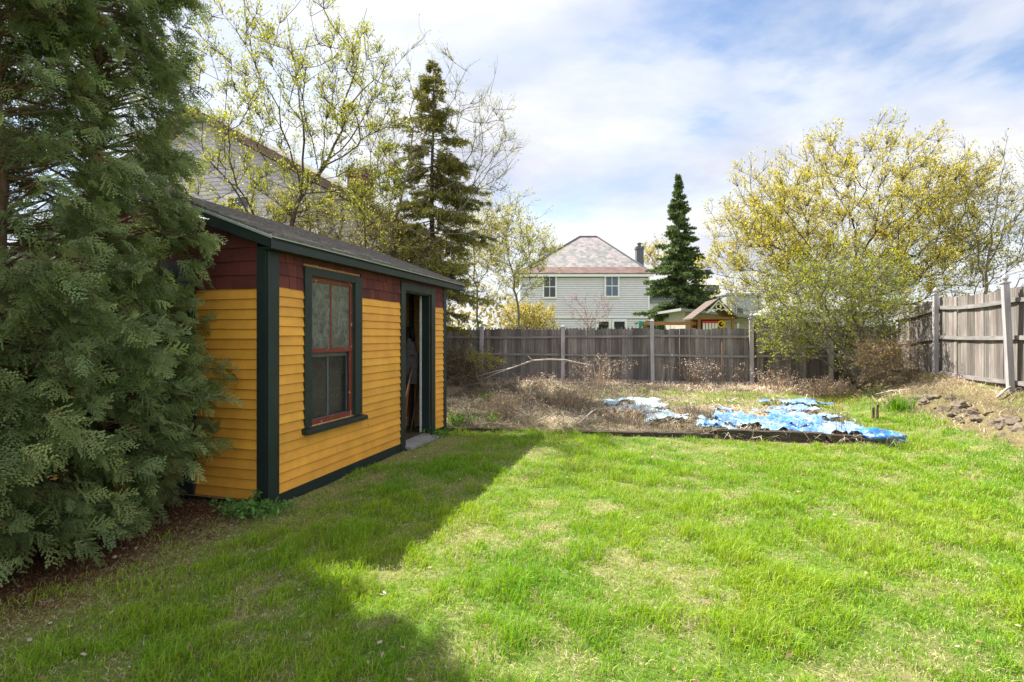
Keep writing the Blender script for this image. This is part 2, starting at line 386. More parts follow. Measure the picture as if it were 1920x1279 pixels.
def make_grass():
    Ps = []
    def band(y0, y1, dens):
        xs = max(y1*1.12, 3)
        n = int((y1-y0)*2*xs*dens); x = rng.uniform(-xs, xs, n); y = rng.uniform(y0, y1, n); Ps.append(np.stack([x, y], 1))
    band(1.75, 3.2, 11000); band(3.2, 4.6, 8000); band(4.6, 6.4, 5200); band(6.4, 9.0, 3000); band(9.0, 14.5, 1300)
    p = np.concatenate(Ps); x, y = p[:, 0], p[:, 1]
    lawn, dry, litter, bed = lawn_masks(x, y)
    tuft = (fbm(x*2.6, y*2.6, 91, 3)*.55+fbm(x*7, y*7, 92, 2)*.45)
    keep = rng.uniform(0, 1, len(x)) < lawn*(1-.6*dry)*(.55+.75*sstep(.35, .62, tuft))
    u, v = xy2uv(x, y)
    keep &= (u > -8) & (u < 5.6) & (v < 14.4) & ~((u < -3.3) & (v > 3.85))
    x, y, tuft, dry = x[keep], y[keep], tuft[keep], dry[keep]; n = len(x)
    dist = np.hypot(x, y)
    z = height(x, y)-.004
    hgt = (.038+.075*sstep(.36, .74, tuft))*rng.uniform(.6, 1.25, n)*(1-.35*dry)
    wid = (.0021+.00048*dist)*rng.uniform(.7, 1.3, n)
    lean = rng.uniform(.15, 1.1, n); a = rng.normal(.6, 1.6, n)
    hue = fbm(x*.9, y*.9, 131, 3)[:, None]; r = rng.uniform(0, 1, (n, 1))
    lush = np.array([.105, .30, .018]); yel = np.array([.31, .42, .028]); k = np.clip(.55+(hue-.5)*1.1+(r-.5)*.8, 0, 1)
    col = lush*(1-k)+yel*k; col = col*rng.uniform(.75, 1.2, (n, 1))
    st = rng.uniform(0, 1, n) < (.07+.32*dry)
    col[st] = np.array([.47, .39, .20])*rng.uniform(.6, 1.15, (st.sum(), 1))
    hgt[st] *= .75; lean[st] += .5
    V, q, tr, C = blades(np.stack([x, y, z], 1), hgt, wid, lean, a, col, col*1.1)
    o = mesh_np('lawn_grass', V, [q, tr], M['grass'], None, C); tag(o, 'patchy spring lawn of bright green blades with straw tufts', 'grass', None, 'stuff')
    # thatch: flat straw bits lying on the lawn
    n = 110000; Y = rng.uniform(1.8, 8.2, n); X = rng.uniform(-1.1, 1.1, n)*Y
    lawn, dry, litter, bed = lawn_masks(X, Y); u, v = xy2uv(X, Y)
    k = (rng.uniform(0, 1, n) < lawn*(.08+.92*dry)) & ~((u < -3.3) & (v > 3.85)); X, Y = X[k], Y[k]; n = len(X)
    z = height(X, Y)+rng.uniform(.002, .03, n)
    col = np.array([.50, .43, .25])*rng.uniform(.55, 1.15, (n, 1))
    V, q, tr, C = blades(np.stack([X, Y, z], 1), rng.uniform(.008, .018, n), .0016+.0005*Y, rng.uniform(1.5, 4.0, n), rng.uniform(0, 6.28, n), col)
    o = mesh_np('dead_grass_thatch', V, [q, tr], M['straw'], None, C); tag(o, 'pale dead grass thatch lying between the green blades', 'dry grass', None, 'stuff')
    n = 900; Y = rng.uniform(1.8, 8.0, n)**1.0; X = rng.uniform(-1.0, 1.1, n)*Y; u, v = xy2uv(X, Y); k = ~((u < -3.3) & (v > 3.85)) & (u > -3.6) & (u < 4.2); X, Y = X[k], Y[k]; n = len(X)
    p = np.stack([X, Y, height(X, Y)+rng.uniform(.02, .05, n)], 1); L = rng.uniform(.012, .04, n); pal = np.array([[.24, .14, .07], [.16, .09, .05], [.36, .27, .17], [.42, .36, .27]])
    V, q, C = kites(p, rand_dirs(n)*np.array([1, 1, .3]), rand_dirs(n, 1.5), L, L*.6, pal[rng.integers(0, 4, n)])
    o = mesh_np('fallen_leaves', V, [q], M['straw'], None, C); tag(o, 'small brown leaf scraps scattered over the lawn', 'leaf litter', None, 'stuff')
    # brown litter below the cedars
    n = 26000; X = rng.uniform(-4.6, -1.9, n); Y = rng.uniform(1.9, 5.0, n); u, v = xy2uv(X, Y)
    nn = fbm(X*1.3, Y*1.3, 41, 4)
    k = (rng.uniform(0, 1, n) < sstep(-2.9, -3.5, u+(nn-.5)*.9)) & (v < 3.95); X, Y = X[k], Y[k]; n = len(X)
    z = height(X, Y)+rng.uniform(.0, .02, n)
    pal = np.array([[.16, .07, .035], [.24, .12, .06], [.10, .05, .03], [.32, .22, .13]])
    col = pal[rng.integers(0, 4, n)]*rng.uniform(.6, 1.2, (n, 1))
    V, q, tr, C = blades(np.stack([X, Y, z], 1), rng.uniform(.008, .02, n), rng.uniform(.004, .012, n), rng.uniform(1.5, 4, n), rng.uniform(0, 6.28, n), col)
    o = mesh_np('cedar_litter', V, [q, tr], M['straw'], None, C); tag(o, 'reddish brown needle litter under the cedars', 'leaf litter', None, 'stuff')

# ------------------------------------------------------------------ foliage generators
def rand_dirs(n, zb=0.0):
    d = rng.normal(0, 1, (n, 3)); d[:, 2] += zb; return d/np.linalg.norm(d, axis=1)[:, None]
def kites(Pos, axis_, nrm, L, W, col):
    n = len(Pos); a = axis_/np.linalg.norm(axis_, axis=1)[:, None]
    s = np.cross(a, nrm); s /= (np.linalg.norm(s, axis=1)[:, None]+1e-9)
    L = np.broadcast_to(L, n)[:, None]; W = np.broadcast_to(W, n)[:, None]
    V = np.stack([Pos, Pos+a*L*.45+s*W*.5, Pos+a*L, Pos+a*L*.45-s*W*.5], 1).reshape(-1, 3)
    q = np.arange(n)[:, None]*4+np.array([0, 1, 2, 3])
    return V, q, np.repeat(col, 4, 0)
class Skel:
    def __init__(s, base): s.p = [np.asarray(base, float)]; s.par = [-1]; s.len = [0.]
    def path(s, pts, start=None):
        i = 0 if start is None else start
        for q in pts:
            q = np.asarray(q, float); s.p.append(q); s.par.append(i); s.len.append(s.len[i]+np.linalg.norm(q-s.p[i])); i = len(s.p)-1
        return i
    def nearest(s, q): return int(np.argmin(np.linalg.norm(np.array(s.p)-q, axis=1)))
    def limb(s, pts, jit=.05, step=.3):      # joins at the nearest node; resampled and jittered
        pts = [np.asarray(p, float) for p in pts]; i = s.nearest(pts[0]); cur = [s.p[i]]+pts
        out = []
        for a, b in zip(cur[:-1], cur[1:]):
            n = max(1, int(np.linalg.norm(b-a)/step))
            for k in range(1, n+1): out.append(a+(b-a)*k/n+rng.normal(0, jit, 3)*(1 if k < n else .3))
        return s.path(out, i)
    def attract(s, T, bf=.45, step=.22, curl=.12, up=.25):
        T = T[np.argsort(np.linalg.norm(T-s.p[0], axis=1))]
        tips = []
        for t in T:
            Pn = np.array(s.p); d = np.linalg.norm(Pn-t, axis=1)
            c = d+bf*np.array(s.len); c[0] += 50 if len(s.p) > 4 else 0
            c += np.maximum(0, Pn[:, 2]-t[2])*.6
            i = int(np.argmin(c)); a = s.p[i]; L = d[i]
            if L < 1e-3: continue
            n = max(1, int(L/step)); mid = (a+t)/2+rng.normal(0, curl*L, 3); mid[2] -= up*L*.25
            out = []
            for k in range(1, n+1):
                f = k/n; out.append((1-f)**2*a+2*f*(1-f)*mid+f*f*t)
            tips.append(s.path(out, i))
        return tips
    def mesh(s, r0=.004, ex=2.3, n_big=8, rmin_skip=0.0, flare=0):
        N = len(s.p); ch = [[] for _ in range(N)]
        for i in range(1, N): ch[s.par[i]].append(i)
        rp = np.zeros(N)
        for i in range(N-1, -1, -1):
            rp[i] = (sum(rp[c]**ex for c in ch[i]) if ch[i] else r0**ex)**(1/ex)
            if ch[i]: rp[i] = max(rp[i], max(rp[c] for c in ch[i])*1.015)
        s.r = rp; big = MB(); small = MB(); st = [(0, None)]; chains = []
        stack = [(0, -1)]
        while stack:
            i, pr = stack.pop(); c = ([pr] if pr >= 0 else [])+[i]
            while ch[i]:
                k = max(ch[i], key=lambda j: rp[j])
                for j in ch[i]:
                    if j != k: stack.append((j, i))
                i = k; c.append(i)
            chains.append(c)
        rt = rp[0]
        for c in chains:
            if len(c) < 2: continue
            rr = [rp[j] for j in c]
            if len(c) > 1 and rr[0] > rr[1]*1.6: rr[0] = rr[1]*1.1
            m = big if rr[min(1, len(rr)-1)] > rt*.30 else small
            if c[0] == 0 and flare: rr[0] *= 1+flare
            m.tube([s.p[j] for j in c], rr, n_big if m is big else (5 if rr[0] > .02 else 3), cap=False)
        return big, small
def ellipsoid_points(n, c, r, shell=.55, seed=None, low=-1.0):
    out = []
    while len(out) < n:
        d = rng.normal(0, 1, 3); d /= np.linalg.norm(d)
        if d[2] < low: continue
        out.append(np.asarray(c)+d*np.asarray(r)*(shell+(1-shell)*rng.uniform()**.6)*rng.uniform(.82, 1.08))
    return np.array(out)
def leaf_palette(n, a, b, var=.25):
    k = rng.uniform(0, 1, (n, 1)); return (np.array(a)*(1-k)+np.array(b)*k)*rng.uniform(1-var, 1+var, (n, 1))
def deciduous(name, label, base, limbs, T, barkmat, leafA, leafB, leaves_per_tip=10, leaf=.06, spread=.22, r0=.004, group=None, twigs=3, bf=.45, cat='tree', curl=.12, tlen=.3, up=.25, step=.24, ex=2.3, twigmat=None, jit=.04):
    root = thing(name, label, cat, tuple(base), 0, group)
    sk = Skel(base)
    for l in limbs: sk.limb(l, jit)
    tips = sk.attract(np.asarray(T), bf, step, curl, up)
    big, small = sk.mesh(r0, ex, flare=.25)
    # twigs at the tips and on the thin wood
    tw = small; pts = []; dirs = []
    thin = [i for i in range(1, len(sk.p)) if sk.r[i] < r0*2.2]
    sites = tips+[random.choice(thin) for _ in range(int(len(tips)*1.0))] if thin else tips
    for i in sites:
        p = sk.p[i]; d0 = p-sk.p[sk.par[i]]; d0 /= (np.linalg.norm(d0)+1e-9)
        for k in range(twigs):
            d = d0+rng.normal(0, .5, 3)+np.array([0, 0, up]); d /= np.linalg.norm(d); L = tlen*rng.uniform(.4, 1.2)
            e = p+d*L; m = p+d*L*.5+rng.normal(0, .03*L/.3, 3)
            tw.tube([p, m, e], [r0*.8, r0*.6, r0*.35], 3, cap=False)
            nl = max(1, int(rng.poisson(leaves_per_tip/twigs)))
            f = (.2+.85*rng.uniform(0, 1, nl)**.45)[:, None]
            pts.append(p+d*L*f+rng.normal(0, spread*.22, (nl, 3))); dirs.append(np.repeat((d+np.array([0, 0, .3]))[None], nl, 0))
    big.build('trunk', barkmat, root, smooth=True, off=base)
    small.build('branches', twigmat or barkmat, root, smooth=True, off=base)
    if leaves_per_tip > 0 and pts:
        p = np.concatenate(pts); d = np.concatenate(dirs)+rng.normal(0, .8, (len(p), 3)); n = len(p)
        L = leaf*rng.uniform(.5, 1.3, n)
        V, q, C = kites(p, d, rand_dirs(n), L, L*.55, leaf_palette(n, leafA, leafB))
        mesh_np('foliage', V, [q], M['leaf'], root, C, off=base)
    return root

make_grass()
# cedar -----------------------------------------------------------------
def spray_proto(seed):
    r = np.random.default_rng(seed); segs = []
    L = 1.0; n = 10; bend = r.normal(0, .10)
    for i in range(n):
        f = .08+.88*i/n; b = np.array([f*L, bend*f*f+r.normal(0, .012)]); segs.append((b, 0.0+r.normal(0, .1), .12, .05))
        side = 1 if i % 2 else -1
        l2 = (.50*(1-f)**.7+.08)*r.uniform(.5, 1.2); ang = side*R(r.uniform(26, 50))
        m = max(2, int(l2/.075)); d = np.array([math.cos(ang), math.sin(ang)])
        for j in range(m):
            g = (j+.3)/m; p = b+d*l2*g; segs.append((p, ang+r.normal(0, .1), .125, .055))
            if j % 1 == 0 and l2 > .14:
                a3 = ang+(R(34) if (j % 2) else -R(34))+r.normal(0, .2); segs.append((p, a3, .06+.10*(1-g), .045))
    P0 = np.array([[s[0][0], s[0][1], 0] for s in segs]); A = np.array([[math.cos(s[1]), math.sin(s[1]), r.normal(0, .1)] for s in segs])
    Ls = np.array([s[2] for s in segs]); W = np.array([s[3] for s in segs])
    P0[:, 2] = -.30*P0[:, 0]**2-.25*np.abs(P0[:, 1])
    V, q, C = kites(P0, A, np.repeat([[0, 0, 1.]], len(P0), 0), Ls, W, np.ones((len(P0), 3)))
    tipf = np.clip((np.abs(V[:, 1])*1.6+V[:, 0])*.8, 0, 1)
    return V, q, tipf
SPRAYS = [spray_proto(s) for s in range(9)]
def scatter_sprays(pos, ax, nr, size, col, tipcol):
    Vs = []; Qs = []; Cs = []; off = 0
    ax = ax/np.linalg.norm(ax, axis=1)[:, None]
    b = np.cross(nr, ax); b /= np.linalg.norm(b, axis=1)[:, None]+1e-9; c = np.cross(ax, b)
    which = rng.integers(0, len(SPRAYS), len(pos))
    for k, (V, q, tf) in enumerate(SPRAYS):
        s = np.where(which == k)[0]
        if not len(s): continue
        sz = size[s][:, None, None]
        W = pos[s][:, None]+sz*(V[None, :, 0:1]*ax[s][:, None]+V[None, :, 1:2]*b[s][:, None]+V[None, :, 2:3]*c[s][:, None])
        C = col[s][:, None]*(1-tf[None, :, None]*.6)+tipcol[s][:, None]*tf[None, :, None]*.6
        Q = (q[None]+np.arange(len(s))[:, None, None]*len(V)).reshape(-1, 4)+off
        Vs.append(W.reshape(-1, 3)); Cs.append(C.reshape(-1, 3)); Qs.append(Q); off += len(s)*len(V)
    return np.concatenate(Vs), np.concatenate(Qs), np.concatenate(Cs)
def cedar(label, x, y, H, prof, dens, nb, seed, sprays=27, size=.145):
    z0 = float(height(x, y)); base = np.array([x, y, z0]); root = thing('cedar_tree', label, 'tree', tuple(base), 0)
    t = MB(); n = 9
    tp = [base+np.array([rng.normal(0, .015), rng.normal(0, .015), H*.95*i/n-.05]) for i in range(n+1)]
    t.tube(tp, [.075*(1-i/(n+1))+.006 for i in range(n+1)], 8); t.build('trunk', M['bark_red'], root, smooth=True, off=base)
    br = MB(); pos = []; ax = []; nr = []; sz = []
    zs = np.array([p[0] for p in prof]); rs = np.array([p[1] for p in prof]); dz = np.array([p[0] for p in dens]); dv = np.array([p[1] for p in dens])
    made = 0; tries = 0
    while made < nb and tries < nb*8:
        tries += 1
        z = rng.uniform(.05, H*.97)
        if rng.uniform() > np.interp(z, dz, dv): continue
        made += 1
        r = np.interp(z, zs, rs); a = rng.uniform(0, 2*np.pi); L = r*rng.uniform(.62, 1.08)
        d = np.array([math.cos(a), math.sin(a), 0]); rise = rng.uniform(.05, .55)*L
        zb = max(.12, z-rise*.6)
        p0 = base+np.array([0, 0, zb]); p1 = p0+d*L*.55+np.array([0, 0, rise*.75]); p2 = p0+d*L+np.array([0, 0, rise*.75-.10*L])+rng.normal(0, .05, 3)
        br.tube([p0, (p0+p1)/2+rng.normal(0, .02, 3), p1, p2], [.012, .009, .006, .002], 4, cap=False)
        ns = int(sprays*(.45+.75*L)*rng.uniform(.7, 1.2))
        for k in range(ns):
            f = 1-rng.uniform(0, .72)**1.8
            p = (1-f)**2*p0+2*f*(1-f)*p1+f*f*p2
            side = rng.normal(0, .55); dd = d+np.cross([0, 0, 1], d)*side
            dd = dd+np.array([0, 0, rng.normal(-.4, .5)])
            pos.append(p+rng.normal(0, .035, 3)); ax.append(dd); nr.append(np.cross([0, 0, 1], d)*rng.normal(0, .65)+d*rng.normal(.6, .45)+np.array([0, 0, rng.normal(.45, .45)])); sz.append(size*rng.uniform(.4, 1.35)*(.75+.25*min(1, r)))
    pos = np.array(pos); ax = np.array(ax); nr = np.array(nr); sz = np.array(sz); n = len(pos)
    pu, pv = xy2uv(pos[:, 0], pos[:, 1]); keep = (pos[:, 2] > height(pos[:, 0], pos[:, 1])+.10) & ~((pv > 3.74) & (pos[:, 2] < 3.05) & (pu < -3.25)); pos, ax, nr, sz = pos[keep], ax[keep], nr[keep], sz[keep]; n = len(pos)
    k = rng.uniform(0, 1, (n, 1)); col = (np.array([.10, .145, .062])*(1-k)+np.array([.20, .23, .085])*k)*rng.uniform(.6, 1.3, (n, 1)); tip = col*1.4+np.array([.012, .03, .0])
    brown = rng.uniform(0, 1, n) < .008; col[brown] = (.13, .075, .03); tip[brown] = (.2, .11, .04)
    V, Q, C = scatter_sprays(pos, ax, nr, sz, col, tip)
    br.build('branches', M['bark_red'], root, smooth=True, off=base)
    mesh_np('foliage', V, [Q], M['cedar'], root, C, off=base)
    return root
PROF = [(0, .62), (.35, .78), (1.0, 1.02), (1.6, .92), (2.4, .85), (3.2, .74), (4.2, .48), (4.9, .62), (5.6, .35), (6.1, .03)]
cedar('dense dark green cedar whose lower boughs overlap the yellow gable wall', -3.36, 4.18, 6.0, [(0, .5), (.35, .62), (1.0, .84), (1.6, .74), (2.1, .70), (3.0, .74), (3.6, .70), (4.2, .50), (4.9, .66), (5.6, .4), (6.1, .03)], [(0, 1), (1.85, 1), (2.2, .6), (3.3, .7), (3.7, 1), (4.2, 1), (6, 1)], 680, 1)
cedar('broad cedar nearest the camera with boughs sweeping the ground at the left edge', -3.42, 3.42, 6.0, [(z, r*1.0) for z, r in PROF], [(0, 1), (1.85, 1), (2.15, .40), (3.2, .46), (3.6, 1), (5.6, .9)], 640, 2)
cedar('cedar cut off by the left picture edge', -4.05, 2.75, 6.2, [(z, r*1.05) for z, r in PROF], [(0, 1), (1.8, 1), (2.1, .38), (3.1, .46), (3.6, .9), (6, .9)], 400, 3, 16)

# spruce ------------------------------------------------------------------
def spruce(label, base, H, Rb, colA, colB, z0=.6, per_m=13, nl=.085, nw=.016, tw=14, nn=16, droop=.25, gap=0.0, power=.8, group=None):
    base = np.asarray(base, float); root = thing('spruce_tree', label, 'tree', tuple(base), 0, group)
    t = MB(); t.tube([base+np.array([rng.normal(0, .02), rng.normal(0, .02), H*i/8.]) for i in range(9)], [.013*H*(1-i/8.3)+.004 for i in range(9)], 8); t.build('trunk', M['bark_dark'], root, smooth=True, off=base)
    br = MB(); ps = []; ds = []
    z = z0
    while z < H*.985:
        f = z/H; prof = Rb*(1-f)**power*(.55+.45*min(1, (z-z0+.4)/1.2))
        nbr = int(rng.integers(4, 7))
        for k in range(nbr):
            if rng.uniform() < gap: continue
            a = rng.uniform(0, 2*np.pi); L = max(.05, prof*rng.uniform(.45, 1.15)); d = np.array([math.cos(a), math.sin(a), 0]); sd = np.array([-d[1], d[0], 0])
            up0 = .35 if f > .75 else 0.08
            p0 = base+np.array([0, 0, z+rng.normal(0, .06)]); p1 = p0+d*L*.5+np.array([0, 0, L*(up0-droop*.5)]); p2 = p0+d*L+np.array([0, 0, L*(up0-droop+.06)])
            br.tube([p0, p1, p2], [.010+.006*L, .007, .003], 4, cap=False)
            nt_ = int(tw*(.4+L/max(Rb, .5)))
            for j in range(nt_):
                g = rng.uniform(.12, 1.0); q = (1-g)**2*p0+2*g*(1-g)*p1+g*g*p2
                s = 1 if j % 2 else -1; tl = L*.40*(1.05-g)+.05
                td = d*.75+sd*s*rng.uniform(.3, 1.0)+np.array([0, 0, rng.normal(-.22, .2)]); td /= np.linalg.norm(td)
                m = max(4, int(nn*tl/.3)); h = rng.uniform(0, 1, m)[:, None]
                ps.append(q+td*tl*h); ds.append(np.repeat(td[None]*.9, m, 0)+rng.normal(0, .55, (m, 3)))
        z += rng.uniform(.7, 1.3)/per_m*4.2*(.6+.6*(1-f))
    p = np.concatenate(ps); d = np.concatenate(ds); n = len(p)
    L = nl*rng.uniform(.6, 1.3, n)
    V, Q, C = kites(p, d, rand_dirs(n), L, nw*rng.uniform(.7, 1.3, n), leaf_palette(n, colA, colB, .3))
    br.build('branches', M['bark_dark'], root, smooth=True, off=base); mesh_np('foliage', V, [Q], M['needle'], root, C, off=base)
    return root
b = P(1272, 630, 28); b[2] = 0
spruce('dense dark green conical spruce standing alone right of the white house', b, 10.3, 3.25, (.085, .145, .05), (.17, .22, .075), .3, 26, .13, .042, 28, 36, .20, .05, 1.12)
b = P(812, 630, 12.9); b[2] = .1
spruce('gaunt half brown spruce with see-through boughs behind the shed', b, 8.3, 3.3, (.115, .145, .036), (.30, .265, .07), 1.6, 19, .09, .019, 32, 40, .36, .22, .86)

# deciduous trees -------------------------------------------------------------
YA, YB = (.30, .30, .045), (.42, .38, .07)
def LP(pts, Y, dj=.35): 
    o = rng.uniform(-.5, 1) * dj * 1.5; return [P(x, y, Y)+np.array([0, o*(i/len(pts)), 0])*1.0 for i, (x, y) in enumerate(pts)]
Yt = 11.2
b = P(538, 630, Yt); b[2] = 0
limbs = [[P(538, 560, Yt), P(545, 440, Yt), P(558, 385, Yt), P(566, 362, Yt)], LP([(566, 362), (520, 345), (470, 310), (425, 272), (385, 228)], Yt, .8), LP([(566, 362), (590, 335), (625, 270), (640, 210), (664, 130), (684, 10)], Yt),
         LP([(566, 362), (552, 310), (532, 215), (500, 160), (485, 90), (478, 25)], Yt, .9), LP([(590, 335), (640, 280), (690, 215), (735, 105)], Yt, -1), LP([(566, 350), (575, 270), (565, 170), (548, 40)], Yt, .9),
         LP([(600, 310), (610, 220), (625, 130), (612, 60)], Yt, -.9), LP([(538, 520), (480, 420), (445, 350), (400, 300), (345, 270)], Yt, -.6), LP([(566, 362), (620, 358), (690, 340), (740, 300)], Yt, 1.1), LP([(640, 210), (700, 150), (690, 70)], Yt, .6)]
T = [P(rng.uniform(380, 745), 0, Yt) for _ in range(250)]
T = np.array([[t[0], Yt+rng.normal(0, 1.0), 0] for t in T])
for t in T:
    cx = (t[0]/Yt*F+CX); top = np.interp(cx, [370, 420, 470, 545, 620, 690, 735, 750], [260, 130, 30, 40, 60, 60, 130, 250]); py = rng.uniform(top, 410 if rng.uniform() < .8 else 450); t[2] = CH+(HY-py)/F*Yt
T = np.concatenate([T, T+rng.normal(0, .28, T.shape)])
deciduous('maple_tree', 'budding maple with yellow green leaflets rising behind the shed roof', b, limbs, T, M['bark_dark'], (.17, .21, .03), (.32, .32, .05), 32, .05, .16, .0055, None, 4, .32, tlen=.30, up=.5)
Yt = 12.2
b = P(715, 630, Yt); b[2] = 0
limbs = [[P(720, 520, Yt), P(732, 430, Yt), P(750, 390, Yt)], LP([(750, 390), (765, 330), (775, 240), (770, 130)], Yt, .4), LP([(732, 430), (800, 442), (850, 430), (890, 370), (920, 335), (965, 300)], Yt, -.8), LP([(750, 390), (800, 370), (860, 330), (890, 250), (935, 215)], Yt, .8),
         LP([(765, 330), (720, 290), (690, 230)], Yt, .8), LP([(775, 240), (810, 210), (845, 130)], Yt, .4), LP([(890, 370), (905, 300), (900, 200)], Yt, -.6)]
T = np.array([P(rng.uniform(690, 960), 0, Yt) for _ in range(260)])
for t in T:
    cx = (t[0]/Yt*F+CX); top = np.interp(cx, [690, 770, 845, 940, 965], [230, 115, 130, 215, 300]); py = rng.uniform(top, 470); t[2] = CH+(HY-py)/F*Yt; t[1] = Yt+rng.normal(0, .7)
deciduous('birch_tree', 'thin pale stemmed sapling arching across the brown spruce', b, limbs, T, M['bark_grey'], (.22, .24, .05), (.34, .32, .07), 7, .045, .2, .0048, None, 3, .3, tlen=.35, up=.4)
Yt = 20
b = P(975, 630, Yt); b[2] = 0
limbs = [[P(972, 575, Yt), P(958, 500, Yt), P(948, 450, Yt)], LP([(958, 520), (985, 460), (1000, 410)], Yt), LP([(948, 450), (925, 400), (915, 370)], Yt), LP([(948, 450), (965, 400), (970, 370)], Yt)]
T = ellipsoid_points(230, P(965, 470, Yt), (1.65, 1.5, 1.95), .25)
deciduous('maple_tree', 'yellow leafed tree beyond the back fence left of the white house', b, limbs, T, M['bark_grey'], (.27, .29, .06), (.40, .38, .12), 14, .085, .25, .006, None, 3, .4, tlen=.45, up=.4)
Yt = 18
b = P(895, 630, Yt); b[2] = 0
limbs = [[P(895, 560, Yt), P(890, 480, Yt), P(885, 400, Yt)], LP([(890, 480), (915, 430), (925, 380)], Yt)]
T = ellipsoid_points(190, P(895, 475, Yt), (1.1, 1.2, 2.1), .3)
deciduous('maple_tree', 'slim twiggy tree between the spruce boughs and the yellow tree', b, limbs, T, M['bark_grey'], (.27, .27, .07), (.36, .32, .1), 8, .09, .22, .005, None, 3, .4, tlen=.4)
# big spreading tree beyond the corner
Yt = 18.5
b = P(1598, 630, Yt); b[2] = .1
limbs = [[P(1600, 560, Yt), P(1605, 500, Yt)], LP([(1605, 500), (1560, 510), (1505, 510), (1490, 470)], Yt, .6), LP([(1605, 500), (1606, 460), (1600, 415), (1612, 350), (1600, 280)], Yt, .3), LP([(1605, 500), (1640, 440), (1648, 370), (1660, 290)], Yt, .4),
         LP([(1640, 440), (1700, 400), (1760, 350), (1800, 310)], Yt, -1), LP([(1640, 440), (1690, 370), (1720, 300)], Yt, 1.2), LP([(1490, 470), (1460, 420), (1440, 350)], Yt, 1), LP([(1490, 470), (1525, 400), (1530, 330), (1520, 290)], Yt, -1), LP([(1600, 415), (1560, 350), (1550, 280)], Yt, -.6),
         LP([(1490, 470), (1430, 460), (1380, 420)], Yt, .8), LP([(1605, 500), (1720, 480), (1800, 430)], Yt, .6), LP([(1505, 510), (1430, 520), (1370, 500)], Yt, -1.0)]
T1 = ellipsoid_points(640, P(1588, 425, Yt), (4.9, 3.4, 3.3), .45, low=-.85)
T2 = ellipsoid_points(260, P(1465, 480, Yt), (2.7, 2.4, 2.6), .35)
T3 = np.concatenate([ellipsoid_points(300, P(1735, 455, Yt), (2.7, 2.0, 2.6), .3), ellipsoid_points(120, P(1560, 540, Yt), (3.6, 2.0, 1.0), .2)])
deciduous('maple_tree', 'big round crowned tree full of yellow green spring leaves right of the playset', b, limbs, np.concatenate([T1, T2, T3]), M['bark_dark'], (.33, .32, .05), (.54, .465, .09), 27, .076, .25, .0065, None, 4, .3, tlen=.55, up=.45, step=.35)
Yt = 16.5
b = P(1842, 630, Yt); b[2] = .4
limbs = [[P(1845, 560, Yt), P(1850, 510, Yt)], LP([(1845, 540), (1838, 470), (1815, 400), (1800, 330)], Yt, .5), LP([(1850, 510), (1880, 460), (1905, 420), (1940, 390)], Yt, .5), LP([(1850, 510), (1858, 430), (1870, 350), (1880, 270)], Yt, -.5), LP([(1880, 460), (1900, 370), (1920, 310)], Yt, .7), LP([(1838, 470), (1785, 440)], Yt, .3)]
T = ellipsoid_points(190, P(1840, 420, Yt), (1.8, 1.6, 2.6), .35)
T = np.concatenate([T, ellipsoid_points(60, P(1925, 420, Yt), (1.2, 1.2, 2.0), .4)])
deciduous('maple_tree', 'half bare tall tree at the right edge above the leaning fence', b, limbs, T, M['bark_grey'], (.28, .27, .06), (.40, .36, .10), 6, .07, .25, .006, None, 3, .35, tlen=.45, up=.3)
Yt = 60
b = P(1240, 630, Yt); b[2] = 0
T = ellipsoid_points(70, P(1240, 500, Yt), (2.6, 2.5, 3.4), .3)
deciduous('maple_tree', 'pale far tree showing between the chimney and the dark spruce', b, [[P(1240, 600, Yt), P(1240, 520, Yt)]], T, M['bark_grey'], (.34, .30, .13), (.42, .37, .17), 14, .3, .5, .015, None, 3, .4, tlen=1.0)
# tangled shrub in the corner
xb, yb, zb = gp(1602, 728); b = np.array([xb, yb, zb]); Yt = yb
limbs = [[P(1604, 690, Yt), P(1612, 640, Yt), P(1622, 590, Yt)], LP([(1602, 720), (1625, 690), (1640, 640), (1655, 590)], Yt, .3), LP([(1602, 720), (1588, 660), (1570, 600), (1545, 560)], Yt, .6), LP([(1602, 720), (1575, 690), (1535, 650), (1490, 650), (1455, 640)], Yt, -.7), LP([(1588, 660), (1530, 610), (1480, 590), (1435, 600)], Yt, .4), LP([(1612, 640), (1600, 560), (1580, 510)], Yt, -.4), LP([(1622, 590), (1650, 540), (1670, 500)], Yt, .5), LP([(1602, 720), (1610, 670), (1585, 620), (1540, 600)], Yt, -.8)]
T = np.concatenate([ellipsoid_points(480, P(1562, 565, Yt), (1.75, 1.0, 1.35), .2), ellipsoid_points(170, P(1485, 625, Yt), (.8, .8, .7), .25), ellipsoid_points(160, P(1645, 575, Yt), (.8, .7, 1.1), .3), ellipsoid_points(40, P(1600, 660, Yt), (1.0, .5, .6), .2)])
deciduous('corner_shrub', 'tangled many stemmed shrub leafing out in the fence corner', b, limbs, T, M['bark_grey'], (.19, .26, .03), (.33, .34, .045), 8, .052, .2, .005, None, 3, .3, 'shrub', tlen=.26, curl=.22, up=.1)
xb, yb, zb = gp(1660, 722); b = np.array([xb, yb, zb]); Yt = yb
T = ellipsoid_points(170, P(1658, 672, Yt), (.65, .45, .5), .2)
deciduous('brown_shrub', 'low brown twiggy shrub against the end of the right fence', b, [[P(1660, 690, Yt)]], T, M['deadtwig'], (.25, .20, .06), (.3, .2, .08), 3, .045, .15, .004, None, 3, .2, 'shrub', tlen=.25, curl=.25, up=.05)
